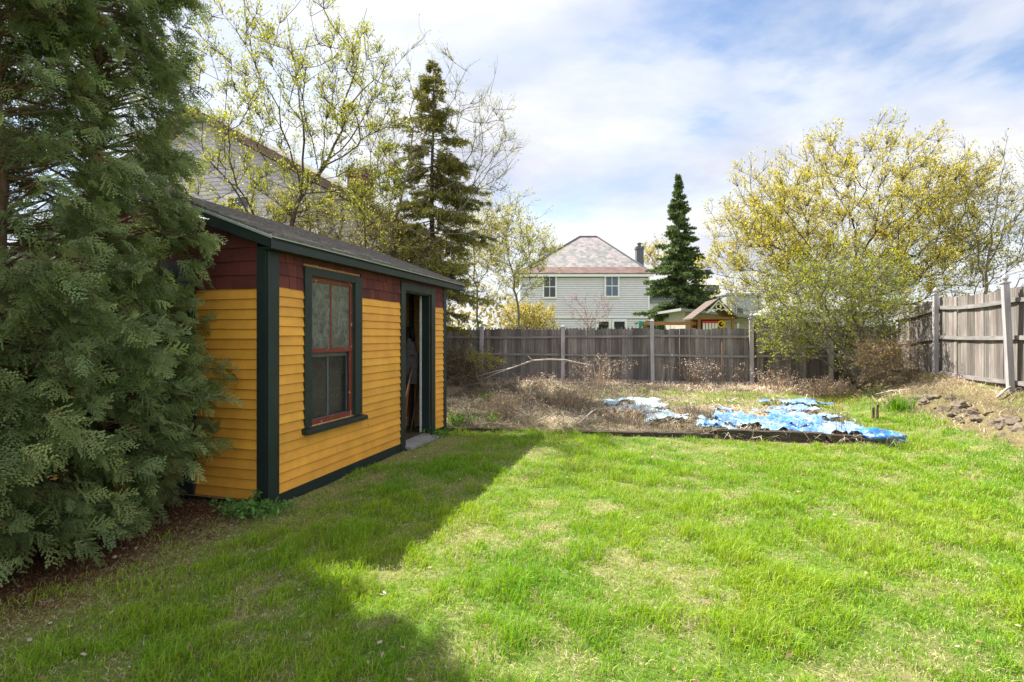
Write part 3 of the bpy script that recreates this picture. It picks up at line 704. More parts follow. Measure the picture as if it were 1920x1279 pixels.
for lab, px, py, Yt, rx, rz, n in (('yellow green thicket rising just behind the shed roof', 690, 470, 12.6, 1.25, 1.0, 260), ('scrubby thicket behind the right end of the shed roof', 800, 520, 12.4, .95, .9, 170), ('brushy yellow green sapling clump below the maple', 570, 420, 12.3, 1.1, .95, 200)):
    b = P(px, 630, Yt); b[2] = .05
    T = ellipsoid_points(n, P(px, py, Yt), (rx, .7, rz), .2)
    deciduous('scrub_thicket', lab, b, [[P(px, 600, Yt), P(px, py+40, Yt)], LP([(px, 600), (px-40, py+20), (px-60, py-20)], Yt), LP([(px, 600), (px+40, py+20), (px+60, py-10)], Yt)], T, M['twig'], (.25, .25, .05), (.36, .33, .08), 9, .05, .2, .005, None, 3, .25, 'shrub', tlen=.3, curl=.2)
# shrubs beyond the fence
Yt = 22; b = P(990, 630, Yt); b[2] = 0
T = ellipsoid_points(260, P(988, 603, Yt), (1.4, 1.0, .8), .2)
deciduous('yellow_shrub', 'rounded yellow flowering hedge shrub before the white house', b, [[P(990, 615, Yt)]], T, M['twig'], (.34, .34, .06), (.44, .33, .13), 13, .08, .2, .005, None, 3, .2, 'shrub', tlen=.3)
Yt = 24; b = P(1105, 630, Yt); b[2] = 0
limbs = [[P(1105, 618, Yt)], LP([(1105, 618), (1080, 580), (1052, 565)], Yt), LP([(1105, 618), (1120, 585), (1130, 550)], Yt), LP([(1105, 618), (1095, 570), (1070, 555)], Yt), LP([(1105, 618), (1140, 595), (1150, 570)], Yt)]
T = ellipsoid_points(60, P(1105, 585, Yt), (1.3, .8, .85), .4)
deciduous('bare_shrub', 'bare pinkish twigged shrub in front of the white house wall', b, limbs, T, M['pinktwig'], (.38, .22, .22), (.4, .25, .24), 3, .06, .2, .006, None, 3, .2, 'shrub', tlen=.35, up=.3)
# far wood mass
def far_wood():
    n = 9000; x = rng.uniform(-75, 95, n); y = rng.uniform(78, 92, n); top = 4.5+4.5*fbm(x*.12, x*0+3, 8, 4)
    z = rng.uniform(0, 1, n)**.8*top; p = np.stack([x, y, z], 1)
    L = rng.uniform(.5, 1.1, n)
    V, q, C = kites(p, rand_dirs(n, .4), rand_dirs(n), L, L*.6, leaf_palette(n, (.17, .15, .06), (.27, .24, .10)))
    o = mesh_np('far_woods', V, [q], M['leaf'], None, C); tag(o, 'low line of pale spring trees on the horizon', 'woods', None, 'stuff')
far_wood()

# ================================================================== the shed
SC = (-2.177, 4.62)                                   # near front corner
SL, SW = 3.91, 3.10                                    # length along the front, depth
SLOPE, ZE, XR, ZR = .373, 2.385, -1.55, 3.01
def shed():
    root = thing('garden_shed', 'mustard yellow clapboard shed with dark green trim and open doorway', 'shed', (SC[0], SC[1], 0), -YAW)
    WX0, WX1, WZ0, WZ1 = .56, 1.321, .60, 2.10         # window opening on the front
    DX0, DX1, DZ0, DZ1 = 2.523, 3.349, .04, 2.12       # doorway
    EXP = .0903; Z0 = .05; ZB = Z0+21*EXP
    def gablez(s):                                     # roof underside on the gable at distance s from the front
        return (2.26+SLOPE*s) if s < -XR else (2.26+SLOPE*(-XR))-.41*(s+XR)
    # --- front siding
    def course(mb, segs, z, fn, tint):
        for a, b in segs:
            cuts = [a]; 
            if b-a > 1.2 and rng.uniform() < .6: cuts.append(a+(b-a)*rng.uniform(.25, .75))
            cuts.append(b)
            for c0, c1 in zip(cuts[:-1], cuts[1:]):
                j0, j1 = rng.normal(0, .0016, 2); e0, e1 = rng.uniform(.018, .024, 2); q = .0008
                t = rng.uniform(.88, 1.08); mb.cur = (t, t*rng.uniform(.97, 1.03), t)
                mb.hexa([fn(c0+q, 0, z+j0), fn(c1-q, 0, z+j1), fn(c1-q, e1, z+j1+.009), fn(c0+q, e0, z+j0+.009), fn(c0+q, -.001, z+EXP+.012), fn(c1-q, -.001, z+EXP+.012), fn(c1-q, .0035, z+EXP+.012), fn(c0+q, .0035, z+EXP+.012)])
    front = lambda s, d, z: (d, s, z)
    gab = lambda s, d, z: (-s, -d, z)
    m = MB()
    for k in range(21):
        z = Z0+k*EXP; segs = [(.11, SL-.085)]
        def cut(segs, a, b):
            o = []
            for p, q in segs:
                if q <= a or p >= b: o.append((p, q)); continue
                if p < a: o.append((p, a))
                if q > b: o.append((b, q))
            return o
        if z+EXP > WZ0-.07: segs = cut(segs, WX0-.10, WX1+.14)
        segs = cut(segs, DX0-.12, DX1+.13)
        course(m, segs, z, front, 1)
    m.build('siding', M['yellow'], root, col=True)
    m = MB(); GX0, GX1 = .99, 2.11
    for k in range(21):
        course(m, [(.105, GX0-.18)], Z0+k*EXP-.03, gab, 1)
    m.build('siding', M['yellow'], root, col=True); m = MB()
    for k in range(21): course(m, [(GX1+.18, SW-.1)], Z0+k*EXP-.03, gab, 1)
    m.build('siding', M['yellow'], root, col=True)
    # --- red shingle band
    def shing(mb, a, b, z, h, fn, w0, w1, zmax=None):
        s = a
        while s < b-.01:
            w = min(rng.uniform(w0, w1), b-s); 
            if b-(s+w) < .04: w = b-s
            e = rng.uniform(.014, .02); t = rng.uniform(.7, 1.25); mb.cur = (t, t*.97, t*.97)
            j = rng.normal(0, .002); g = .0018
            zt0 = z+h+.01; zt1 = zt0
            if zmax: zt0 = min(zt0, zmax(s)); zt1 = min(zt1, zmax(s+w))
            if min(zt0, zt1) > z+.01:
                mb.hexa([fn(s+g, 0, z+j), fn(s+w-g, 0, z+j), fn(s+w-g, e, z+j), fn(s+g, e, z+j), fn(s+g, -.001, zt0), fn(s+w-g, -.001, zt1), fn(s+w-g, .005, zt1), fn(s+g, .005, zt0)])
            s += w
    m = MB()
    for a, b in ((.11, WX0-.10), (WX1+.14, DX0-.12), (DX1+.13, SL-.085)):
        m = MB()
        for k in range(3): shing(m, a, b, ZB+k*.118, .118, front, .085, .15)
        m.build('shingle_band', M['red_shingle'], root, col=True)
    for a, b in ((WX0-.10, WX1+.14), (DX0-.12, DX1+.13)):
        m = MB(); shing(m, a, b, ZB+.266, .09, front, .085, .15); m.build('shingle_band', M['red_shingle'], root, col=True)
    m = MB()
    for k in range(8): shing(m, .105, SW-.1, ZB-.02+k*.125, .125, gab, .19, .34, lambda s: gablez(s)+.10)
    # remove the shingles behind the header by giving the door case its own proud boards
    m.build('shingle_band', M['red_shingle'], root, col=True)
    # --- inner walls
    m = MB()
    for a, b in ((0.02, WX0), (WX1, DX0), (DX1, SL-.02)): m.box(-.10, -.002, a, b, .0, 2.27)
    m.box(-.10, -.002, WX0, WX1, .0, WZ0); m.box(-.10, -.002, WX0, WX1, WZ1, 2.27); m.box(-.10, -.002, DX0, DX1, DZ1, 2.27)
    m.box(-SW, -SW+.08, .02, SL-.02, 0, 2.3)
    m.build('inner_wall', M['osb'], root)
    for yy in (.002, SL-.092):
        m = MB(); m.prism([(-.02, 0), (-SW, 0), (-SW, gablez(SW)), (XR, gablez(-XR)), (-.02, gablez(.02))], yy, yy+.09, lambda p, q, t: (p, t, q)); m.build('gable_wall', M['osb'], root)
    m = MB()
    for yy in (1.0, 2.0): MB().box(-.19, -.102, yy, yy+.04, .03, 2.25).build('stud', M['darkwood'], root)
    for xx in (-.5, -.95, -1.6, -2.2): MB().box(xx-.04, xx, SL-.185, SL-.094, .03, 2.3).build('stud', M['darkwood'], root)
    m = MB(); m.box(-SW+.08, -.10, .1, SL-.1, -.02, .035); m.build('floor', M['darkwood'], root)
    # --- trim
    def board(name, x0, x1, y0, y1, z0, z1, mat='green_trim', bev=.004, parent=root): return MB().box(x0, x1, y0, y1, z0, z1).build(name, M[mat], parent, bev)
    board('corner_board', .0, .026, -.026, .112, -.05, 2.262); board('corner_board', -.104, -.002, -.0265, -.001, -.05, 2.30)
    board('corner_board', 0, .024, SL-.085, SL+.02, -.09, 2.262); board('corner_board', -SW-.02, -SW+.09, -.026, -.001, -.05, 2.2)
    board('skirt_board', .0, .020, .113, DX0-.12, -.13, Z0+.006); board('skirt_board', 0, .02, DX1+.13, SL-.086, -.14, Z0-.004)
    board('skirt_board', -SW+.1, -.3, .04, .06, -.16, .02)  # dark board set where only a shaded gap lies under the gable
    m = MB().box(0, .115, -.1, 4.39, 2.262, 2.274); m.build('soffit', M['green_trim'], root)
    board('fascia', .116, .140, -.122, 4.39, 2.258, 2.376)
    def zt(x): return ZE+SLOPE*(.14-x)
    for nm, x0, x1, sl in (('rake_board', .139, XR, 1), ('rake_board', XR, -3.30, -1)):
        f = zt if sl > 0 else (lambda x: zt(XR)-.41*(XR-x))
        for y0, y1 in ((-.122, -.098), (4.366, 4.389)):
            m = MB(); m.hexa([(x1, y0, f(x1)-.17), (x0-.0, y0, f(x0)-.17+.045*(sl > 0)), (x0, y1, f(x0)-.17+.045*(sl > 0)), (x1, y1, f(x1)-.17), (x1, y0, f(x1)-.012), (x0, y0, f(x0)-.012), (x0, y1, f(x0)-.012), (x1, y1, f(x1)-.012)])
            m.build(nm, M['green_trim'], root, .003)
    # --- roof with stepped courses
    rf = MB(); nC = 12
    for x0, x1, sl in ((.165, XR, SLOPE), (-3.33, XR, .41)):
        for k in range(nC):
            a = x0+(x1-x0)*k/nC; b = x0+(x1-x0)*(k+1)/nC
            za = zt(XR)-abs(XR-a)*sl; zb = zt(XR)-abs(XR-b)*sl
            y = -.14
            while y < 4.40:
                w = min(rng.uniform(.25, .34), 4.41-y); j = rng.uniform(0, .004)
                rf.hexa([(a, y, za-.012), (a, y+w-.003, za-.012), (b, y+w-.003, zb-.012), (b, y, zb-.012), (a, y, za+.014+j), (a, y+w-.003, za+.014+j), (b, y+w-.003, zb+.003), (b, y, zb+.003)]); y += w
    r = rf.build('roof', M['shingle_roof'], root)
    m = MB()
    for sgn, x1 in ((SLOPE, .14), (.41, -3.3)):
        zz = zt(XR)-abs(XR-x1)*sgn
        pts = [(XR, zt(XR)-.055), (x1, zz-.055), (x1, zz-.014), (XR, zt(XR)-.014)]
        m.prism(pts, -.095, 4.36, lambda p, q, t: (p, t, q))
    m.build('roof_deck', M['darkwood'], root)
    m = MB(); m.box(.142, .158, -.145, 4.40, 2.352, 2.377)
    f = zt
    for d, w in ((-.128, .026), (-.136, .012)):
        m.hexa([(XR, d-.008, f(XR)-.014-w), (.150, d-.008, f(.150)-.014-w), (.150, d, f(.150)-.014-w), (XR, d, f(XR)-.014-w), (XR, d-.008, f(XR)-.013), (.150, d-.008, f(.150)-.013), (.150, d, f(.150)-.013), (XR, d, f(XR)-.013)])
    m.build('drip_edge', M['metal_edge'], r, .002)
    # --- window
    w = MB(); fx = .034
    w.box(0, fx, WX0-.10, WX0, WZ0-.0, WZ1+.085); w.box(0, fx, WX1, WX1+.14, WZ0-.0, WZ1+.085); w.box(0, fx-.003, WX0, WX1, WZ1, WZ1+.085)
    w.box(-.1, 0, WX0-.001, WX0+.006, WZ0, WZ1); w.box(-.1, 0, WX1-.006, WX1+.001, WZ0, WZ1)
    win = w.build('window', M['green_trim'], root, .004)
    MB().hexa([(-.06, WX0-.13, WZ0-.055), (.085, WX0-.13, WZ0-.068), (.085, WX1+.18, WZ0-.068), (-.06, WX1+.18, WZ0-.055), (-.06, WX0-.13, WZ0-.002), (.085, WX0-.13, WZ0-.022), (.085, WX1+.18, WZ0-.022), (-.06, WX1+.18, WZ0-.002)]).build('sill', M['green_trim'], win, .005)
    zm = 1.345
    def sash(z0, z1, x, top, mat, gm):
        s = MB(); st = .042
        s.box(x-.035, x, WX0+.006, WX0+.006+st, z0, z1); s.box(x-.035, x, WX1-.006-st, WX1-.006, z0, z1)
        s.box(x-.034, x-.001, WX0+.006+st, WX1-.006-st, z1-.045, z1); s.box(x-.034, x-.001, WX0+.006+st, WX1-.006-st, z0, z0+.05)
        s.box(x-.026, x-.006, .925, .950, z0+.05, z1-.045)
        o = s.build('sash', M[mat], win, .003)
        for a, b in ((WX0+.05, .925), (.95, WX1-.05)):
            MB().box(x-.020, x-.015, a-.003, b+.003, z0+.045, z1-.04).build('pane', M[gm], win)
        return o
    sash(zm-.02, WZ1-.003, -.008, 1, 'red_trim', 'glass_top'); 
    s2 = sash(WZ0, zm-.021, -.050, 0, 'greenish_sash', 'glass_low')
    fr = MB(); fr.box(-.030, -.010, WX0+.0065, WX0+.03, WZ0+.001, zm-.022); fr.box(-.030, -.010, WX1-.05, WX1-.0065, WZ0+.001, zm-.022); fr.box(-.030, -.010, WX0+.03, WX1-.05, WZ0+.001, WZ0+.05)
    fr.build('screen_frame', M['red_trim'], win, .003)
    # --- doorway
    d = MB(); d.box(0, .034, DX0-.12, DX0, -.13, DZ1+.11); d.box(0, .034, DX1, DX1+.13, -.12, DZ1+.11); d.box(0, .031, DX0, DX1, DZ1, DZ1+.11)
    d.box(-.125, -.001, DX0+.0005, DX0+.02, .03, DZ1-.001); d.box(-.125, -.001, DX1-.02, DX1-.0005, .03, DZ1-.001); d.box(-.125, -.001, DX0+.02, DX1-.02, DZ1-.02, DZ1-.001)
    dr = d.build('door_frame', M['green_trim'], root, .004)
    MB().box(-.150, -.127, DX1-.045, DX1-.004, .04, DZ1-.02).build('edge_strip', M['chippedwhite'], dr, .002)
    MB().hexa([(-.14, DX0-.02, -.02), (.13, DX0-.02, -.045), (.13, DX1+.05, -.06), (-.14, DX1+.05, -.02), (-.14, DX0-.02, .033), (.13, DX0-.02, -.005), (.13, DX1+.05, -.015), (-.14, DX1+.05, .03)]).build('threshold', M['greywood'], root, .006)
    # --- plank door in the gable behind the cedar
    g = MB(); g.box(-GX0, -GX0+.18, -.036, -.001, .02, 2.20); g.box(-GX1-.18, -GX1, -.036, -.001, .02, 2.20); g.box(-GX1, -GX0, -.034, -.001, 2.06, 2.20)
    gd = g.build('gable_door', M['green_trim'], root, .004)
    pl = MB(); s = GX0+.004
    while s < GX1-.01:
        w_ = min(.14, GX1-.003-s); pl.box(-s-w_+.003, -s, -.022-rng.uniform(0, .004), -.003, .04, 2.055); s += w_
    pl.build('door_planks', M['darkwood'], gd, .002)
    MB().box(-GX0-.10, -GX0-.07, -.06, -.024, .95, 1.12).build('handle', M['black'], gd, .004)
    return root
M['greenish_sash'] = mat_plain('grey_green_sash', (.09, .10, .105), .5, .2, 14, .2)
M['chippedwhite'] = mat_paint('chipped_white', (.48, .50, .52), (.16, .11, .08), .09, .2, .6)
shed()
# things inside the doorway
def sp(s, d, z): 
    x, y = SC; return np.array([x+UX*d+VX*s, y+UY*d+VY*s, z])
def tool(name, label, a, b, r, mat, head, hm, off=0):
    root = thing(name, label, name.split('_')[-1], tuple(a)); m = MB(); m.tube([a, (a+b)/2, b], [r, r*1.02, r], 8); m.build('handle', M[mat], root, smooth=True, off=a)
    h = MB(); t = (b-a)/np.linalg.norm(b-a)
    if head == 'spade': 
        sd = np.array([VX, VY, 0])*.08; o = a; n = np.cross(t, sd); n = n/np.linalg.norm(n)*.006
        h.hexa([o-sd*.3-n, o+sd*.3-n, o+sd*.3+n, o-sd*.3+n, o-sd+t*.05-n, o+sd+t*.05-n, o+sd+t*.05+n, o-sd+t*.05+n]); h.hexa([o-sd+t*.05-n, o+sd+t*.05-n, o+sd+t*.05+n, o-sd+t*.05+n, o-sd*.9+t*.26-n, o+sd*.9+t*.26-n, o+sd*.9+t*.26+n, o-sd*.9+t*.26+n])
    else:
        sd = np.array([VX, VY, 0])*.17; h.tube([b-sd, b+sd], .010, 6)
        for k in range(9): q = b-sd+sd*2*k/8; h.tube([q, q+np.array([UX, UY, 0])*.05+np.array([0, 0, -.015])], .004, 4)
    h.build('head', M[hm], root, .001, off=a); return root
M['handlewood'] = mat_plain('tool_handle', (.34, .22, .12), .6, .2, 9, .1); M['rust'] = mat_plain('rusty_steel', (.14, .07, .045), .7, .4, 20, .3)
M['handlered'] = mat_plain('red_handle', (.26, .06, .03), .6, .2, 9, .1)
tool('garden_rake', 'thin pale handled rake leaning inside the shed doorway', sp(2.86, -.30, .05), sp(3.66, -.40, 1.20), .013, 'handlewood', 'rake', 'rust')
tool('garden_spade', 'red handled spade leaning beside the pale rake handle', sp(3.10, -.32, .06), sp(3.72, -.46, 1.30), .016, 'handlered', 'spade', 'rust')
tool('garden_hoe', 'dark handled tool standing furthest inside the doorway', sp(3.25, -.27, .06), sp(3.74, -.30, 1.15), .014, 'darkwood', 'rake', 'rust')
def hanging_bag():
    a = sp(3.60, -.47, 1.62); root = thing('hanging_bag', 'slack grey cloth bag hanging with black straps inside the doorway', 'bag', tuple(a))
    V = []; nu, nv = 16, 18
    for j in range(nv):
        f = j/(nv-1); w = .05+.10*math.sin(min(1, f*1.25)*math.pi*.62)*(1-.45*f); dpt = .05+.03*math.sin(f*3)
        for i in range(nu):
            t = 2*math.pi*i/nu; k = 1+.16*math.sin(3*t+f*5)+.08*math.sin(7*t-f*9)
            p = sp(3.60+math.sin(t)*dpt*k*.7, -.47+math.cos(t)*w*k+.05*f, 1.46-.72*f); V.append(p)
    fq = [[j*nu+i, j*nu+(i+1) % nu, (j+1)*nu+(i+1) % nu, (j+1)*nu+i] for j in range(nv-1) for i in range(nu)]
    mesh_np('bag_body', V, [np.array(fq)], M['grey'], root, None, True, off=a)
    m = MB()
    for s in (-.06, .06): m.tube([sp(3.60, -.47+s*.3, 1.64), sp(3.57, -.47+s, 1.57), sp(3.58, -.47+s*1.3, 1.42)], [.03, .04, .03], 8)
    m.build('strap', M['black'], root, smooth=True, off=a)
hanging_bag()

# ================================================================== fences
def boards_along(mb, A, B, ztop, n_out, w, gap, tip=0, thick=.018, base=-.03, zvar=.01, jag=0, lo=None):
    A = np.array(A, float); B = np.array(B, float); L = np.linalg.norm(B-A); d = (B-A)/L; s = 0
    while s < L-.02:
        ww = min(w*rng.uniform(.85, 1.12), L-s); p = A+d*(s+gap/2); q = A+d*(s+ww-gap/2); f = (s+ww/2)/L
        zt = ztop(f)+rng.normal(0, zvar); o = rng.normal(0, .004); t = rng.uniform(.55, 1.35); mb.cur = (t*rng.uniform(.98, 1.05), t, t*rng.uniform(.95, 1.02))
        zb = float(height(*((p+q)/2)))+base+abs(rng.normal(0, .015)) if lo is None else lo(f)+rng.normal(0, .015)
        n = np.array(n_out)*(thick); po = p+np.array(n_out)*o; qo = q+np.array(n_out)*o; ln = rng.normal(0, .006)
        v = [(po[0], po[1], zb), (qo[0], qo[1], zb), (qo[0]+n[0], qo[1]+n[1], zb), (po[0]+n[0], po[1]+n[1], zb)]
        e = d*ln
        if tip:
            m_ = (po+qo)/2; zs = zt-tip
            v2 = [(po[0]+e[0], po[1]+e[1], zs), (qo[0]+e[0], qo[1]+e[1], zs), (qo[0]+e[0]+n[0], qo[1]+e[1]+n[1], zs), (po[0]+e[0]+n[0], po[1]+e[1]+n[1], zs)]
            v3 = [(m_[0]-d[0]*.006, m_[1]-d[1]*.006, zt), (m_[0]+d[0]*.006, m_[1]+d[1]*.006, zt), (m_[0]+d[0]*.006+n[0], m_[1]+d[1]*.006+n[1], zt), (m_[0]-d[0]*.006+n[0], m_[1]-d[1]*.006+n[1], zt)]
            mb.hexa(v+v2); mb.hexa(v2+v3)
        else:
            mb.hexa(v+[(po[0]+e[0], po[1]+e[1], zt), (qo[0]+e[0], qo[1]+e[1], zt+rng.normal(0, .003)), (qo[0]+n[0]+e[0], qo[1]+n[1]+e[1], zt), (po[0]+n[0]+e[0], po[1]+n[1]+e[1], zt)])
        s += ww
def rail(root, name, A, B, z0, z1, n, off, mat, h=.065, t=.035, sag=0, o=None):
    A = np.array(A, float); B = np.array(B, float); m = MB(); N = 6
    for k in range(N):
        f0, f1 = k/N, (k+1)/N; p, q = A+(B-A)*f0+n*off, A+(B-A)*f1+n*off
        za, zb = z0+(z1-z0)*f0-sag*4*f0*(1-f0), z0+(z1-z0)*f1-sag*4*f1*(1-f1)
        m.hexa([(p[0], p[1], za), (q[0], q[1], zb), (q[0]+n[0]*t, q[1]+n[1]*t, zb), (p[0]+n[0]*t, p[1]+n[1]*t, za), (p[0], p[1], za+h), (q[0], q[1], zb+h), (q[0]+n[0]*t, q[1]+n[1]*t, zb+h), (p[0]+n[0]*t, p[1]+n[1]*t, za+h)])
    return m.build(name, M[mat], root, off=o)
def post(root, p, zt, o, size=.1, lean=(0, 0), cap='flat', mat='post', rot=0):
    zb = float(height(p[0], p[1]))-.1; h = size/2; m = MB(); c, s = math.cos(rot), math.sin(rot)
    def ring(z, k, f): 
        return [(p[0]+lean[0]*f+(c*a-s*b)*k, p[1]+lean[1]*f+(s*a+c*b)*k, z) for a, b in ((-h, -h), (h, -h), (h, h), (-h, h))]
    m.hexa(ring(zb, 1, 0)+ring(zt, 1, 1)); po = m.build('post', M[mat], root, .006, off=o)
    k = MB()
    if cap == 'flat': k.hexa(ring(zt+.0005, 1.15, 1)+ring(zt+.05, .3, 1))
    else:
        k.hexa(ring(zt+.0005, 1.35, 1)+ring(zt+.025, 1.3, 1)); k.hexa(ring(zt+.0255, .6, 1)+ring(zt+.05, .5, 1))
        x, y = p[0]+lean[0], p[1]+lean[1]; k.tube([(x, y, zt+.05), (x, y, zt+.065), (x, y, zt+.09), (x, y, zt+.12), (x, y, zt+.16)], [.02, .04, .046, .03, .006], 10)
    k.build('post_cap', M[mat], po, .003, off=o); return po
FB = np.array([6.14, 13.27]); ud = np.array([UX, UY]); nb_ = np.array([-VX, -VY])     # camera side of the back fence
corner = np.array([9.5, 12.78])
bp = [FB-ud*2.44*k for k in range(5, 0, -1)]+[FB]+[FB+(corner-FB)*.55, corner]
tops = [1.66, 1.68, 1.69, 1.69, 1.69, 1.84, 1.75, 1.85]                    # per panel
def back_fence():
    o = (bp[0][0], bp[0][1], 0); root = thing('board_fence', 'weathered grey board fence with three rails across the back of the yard', 'fence', o)
    for i in range(len(bp)-1):
        A, B = bp[i], bp[i+1]; zt = tops[i]; n = nb_; m = MB()
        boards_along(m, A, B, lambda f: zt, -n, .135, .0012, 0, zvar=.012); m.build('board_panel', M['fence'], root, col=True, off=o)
        zb = float(height(*((A+B)/2)))
        for z in (zt-.24 if i != 5 else zt-.21, zb+.80, zb+.10): rail(root, 'rail', A, B, z+rng.normal(0, .012), z+rng.normal(0, .012), n, .004, 'rail', .06, .035, .01, o)
    for i, p in enumerate(bp):
        zt = {5: 1.93, 4: 1.90}.get(i, 1.76 if i < 5 else 1.8); q = p+nb_*.085
        if i == 4: zt = 1.90
        post(root, q, zt, o, .10, (rng.normal(0, .02), 0), 'flat' if i != 5 else 'ball', rot=-YAW)
back_fence()
def right_fence():
    pts = [np.array(uv2xy(5.58, v)) for v in (15.05, 12.86, 10.42, 7.98, 5.6)]; n = -ud; o = (pts[0][0], pts[0][1], 0)
    root = thing('board_fence', 'sunlit leaning grey board fence with ball topped posts on the raised right bank', 'fence', o)
    zt = [2.14, 2.30, 2.30, 2.32, 2.32]; zb = [.62, .58, .64, .66, .6]
    for i in range(4):
        A, B = pts[i], pts[i+1]; m = MB(); boards_along(m, A, B, lambda f: zt[i]+(zt[i+1]-zt[i])*f-.035*math.sin(f*math.pi), -n, .115, .004, 0, zvar=.008, lo=lambda f: zb[i]+(zb[i+1]-zb[i])*f-.02)
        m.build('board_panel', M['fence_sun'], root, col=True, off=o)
        for h0, h1 in ((-.24, -.24), (-.86, -.86), (-1.60, -1.60)): rail(root, 'rail', A, B, zt[i]+h0, zt[i+1]+h1, n, .004, 'rail', .07, .04, .045 if h0 > -.3 else .015, o)
    for i, p in enumerate(pts[1:]): post(root, p+n*.085, zt[i+1]+.06, o, .085, (-.10, 0) if i == 1 else (0.0, 0), 'ball', rot=-YAW)
right_fence()
def picket_fence():
    A = bp[0]-nb_*.55; B = bp[4]+ud*.0-nb_*.55; o = (A[0], A[1], 0); root = thing('picket_fence', 'pale pointed pickets just showing above the back board fence', 'fence', o)
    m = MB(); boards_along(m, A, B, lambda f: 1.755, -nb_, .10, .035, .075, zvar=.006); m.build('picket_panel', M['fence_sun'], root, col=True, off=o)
    for z in (.4, 1.4): rail(root, 'rail', A, B, z, z, nb_, .003, 'rail', .07, .04, 0, o)
picket_fence()

# ================================================================== raised bed, tarps, stones, plants
def timber(label, a, b, w=.13, h=.12, sink=.03):
    a = np.array(a); b = np.array(b); root = None; d = (b-a)[:2]; d = d/np.linalg.norm(d); n = np.array([-d[1], d[0]])*w/2; m = MB(); N = 10
    for k in range(N):
        p = a+(b-a)*k/N; q = a+(b-a)*(k+1)/N; j = rng.normal(0, .004)
        m.hexa([(p[0]-n[0], p[1]-n[1], p[2]-sink), (q[0]-n[0], q[1]-n[1], q[2]-sink), (q[0]+n[0], q[1]+n[1], q[2]-sink), (p[0]+n[0], p[1]+n[1], p[2]-sink), (p[0]-n[0], p[1]-n[1], p[2]+h+j), (q[0]-n[0], q[1]-n[1], q[2]+h+j), (q[0]+n[0], q[1]+n[1], q[2]+h+j), (p[0]+n[0], p[1]+n[1], p[2]+h+j)])
    o = m.build('landscape_timber', M['timber'], None, off=tuple(a)); o.location = tuple(a); tag(o, label, 'timber')
def G(px, py, dz=0): x, y, z = gp(px, py); return np.array([x, y, z+dz])
timber('short dark garden timber lying beside the far shed corner', G(838, 808), G(940, 810), h=.055)
timber('blackened timber edging the bed below the blue tarp', G(1345, 818), G(1545, 826), h=.10)
timber('dark timber running under the bright blue tarp roll', G(1552, 828), G(1690, 832), h=.09)
timber('thin half buried timber along the middle of the weedy bed', G(1085, 812), G(1335, 817), h=.035)
def mat_tarp():
    m, nt = newmat('tarp'); v = coords(nt); n = noise(nt, v, 9, 8, .7, .6); n2 = noise(nt, v, 38, 6, .7)
    col = mixc(nt, 1.0, attr(nt), ramp(nt, n2, [(.3, (.75, .8, .85)), (.7, (1.1, 1.08, 1.05))]), 'MULTIPLY')
    col = mixc(nt, ramp(nt, n, [(.5, (0, 0, 0)), (.62, (.7, .7, .7))]), col, (.52, .58, .62)); finish(nt, col, .38, n2, .35, .01, .45); return m
M['tarp'] = mat_tarp()
def tarp(name, label, quad, ca, cb, amp=.10, thr=.62, nu=110, nv=60, lift=.03, seed=3, fr=5.0):
    c = [G(*q) for q in quad]; s, t = np.meshgrid(np.linspace(0, 1, nu), np.linspace(0, 1, nv))
    X = sum(w*c[k][0] for k, w in enumerate(((1-s)*(1-t), s*(1-t), s*t, (1-s)*t))); Y = sum(w*c[k][1] for k, w in enumerate(((1-s)*(1-t), s*(1-t), s*t, (1-s)*t)))
    X = X+(fbm(X*3, Y*3, seed, 3)-.5)*.25; Y = Y+(fbm(X*3, Y*3, seed+9, 3)-.5)*.22
    wr = 1-np.abs(fbm(X*fr*.7+.4*Y, Y*fr*1.7, seed+1, 4)-.5)*2.4; wr2 = 1-np.abs(fbm(X*fr*2.3, Y*fr*1.5, seed+2, 3)-.5)*2
    Z = height(X, Y)+lift+amp*np.clip(wr, 0, 1)**2+amp*.35*wr2+amp*(fbm(X*1.6, Y*1.6, seed+4, 2)-.4)
    hole = fbm(X*2.6, Y*2.6, seed+6, 4)+.25*np.maximum(np.abs(s-.5)*2, np.abs(t-.5)*2)**6
    idx = np.arange(nu*nv).reshape(nv, nu); fq = np.stack([idx[:-1, :-1], idx[:-1, 1:], idx[1:, 1:], idx[1:, :-1]], -1).reshape(-1, 4)
    ok = hole.ravel()[fq].max(1) < thr; fq = fq[ok]
    used = np.unique(fq); remap = -np.ones(nu*nv, int); remap[used] = np.arange(len(used))
    k = fbm(X*1.4, Y*1.4, seed+8, 3).ravel()[:, None]; k = np.clip((k-.35)*2.5, 0, 1); col = np.array(ca)*(1-k)+np.array(cb)*k
    V = np.stack([X.ravel(), Y.ravel(), Z.ravel()], 1)[used]; o0 = V.mean(0)
    o = mesh_np(name, V, [remap[fq]], M['tarp'], None, col[used], True, off=o0); o.location = o0
    md = o.modifiers.new('thick', 'SOLIDIFY'); md.thickness = .003; tag(o, label, 'tarp'); return o
tarp('blue_tarp', 'large crumpled blue tarp torn over the front right of the bed', [(1320, 818), (1655, 829), (1560, 782), (1345, 777)], (.05, .19, .46), (.30, .44, .56), .085, .60, seed=3)
tarp('blue_tarp', 'narrow shredded blue tarp strip at the back of the bed', [(1335, 781), (1590, 784), (1555, 761), (1350, 758)], (.06, .20, .46), (.36, .46, .56), .06, .55, 110, 40, seed=13)
tarp('blue_tarp', 'wrinkled blue tarp corner spilling forward at the bed front edge', [(1290, 818), (1350, 820), (1352, 796), (1312, 800)], (.10, .28, .52), (.36, .52, .62), .10, .72, 40, 30, seed=23, fr=7)
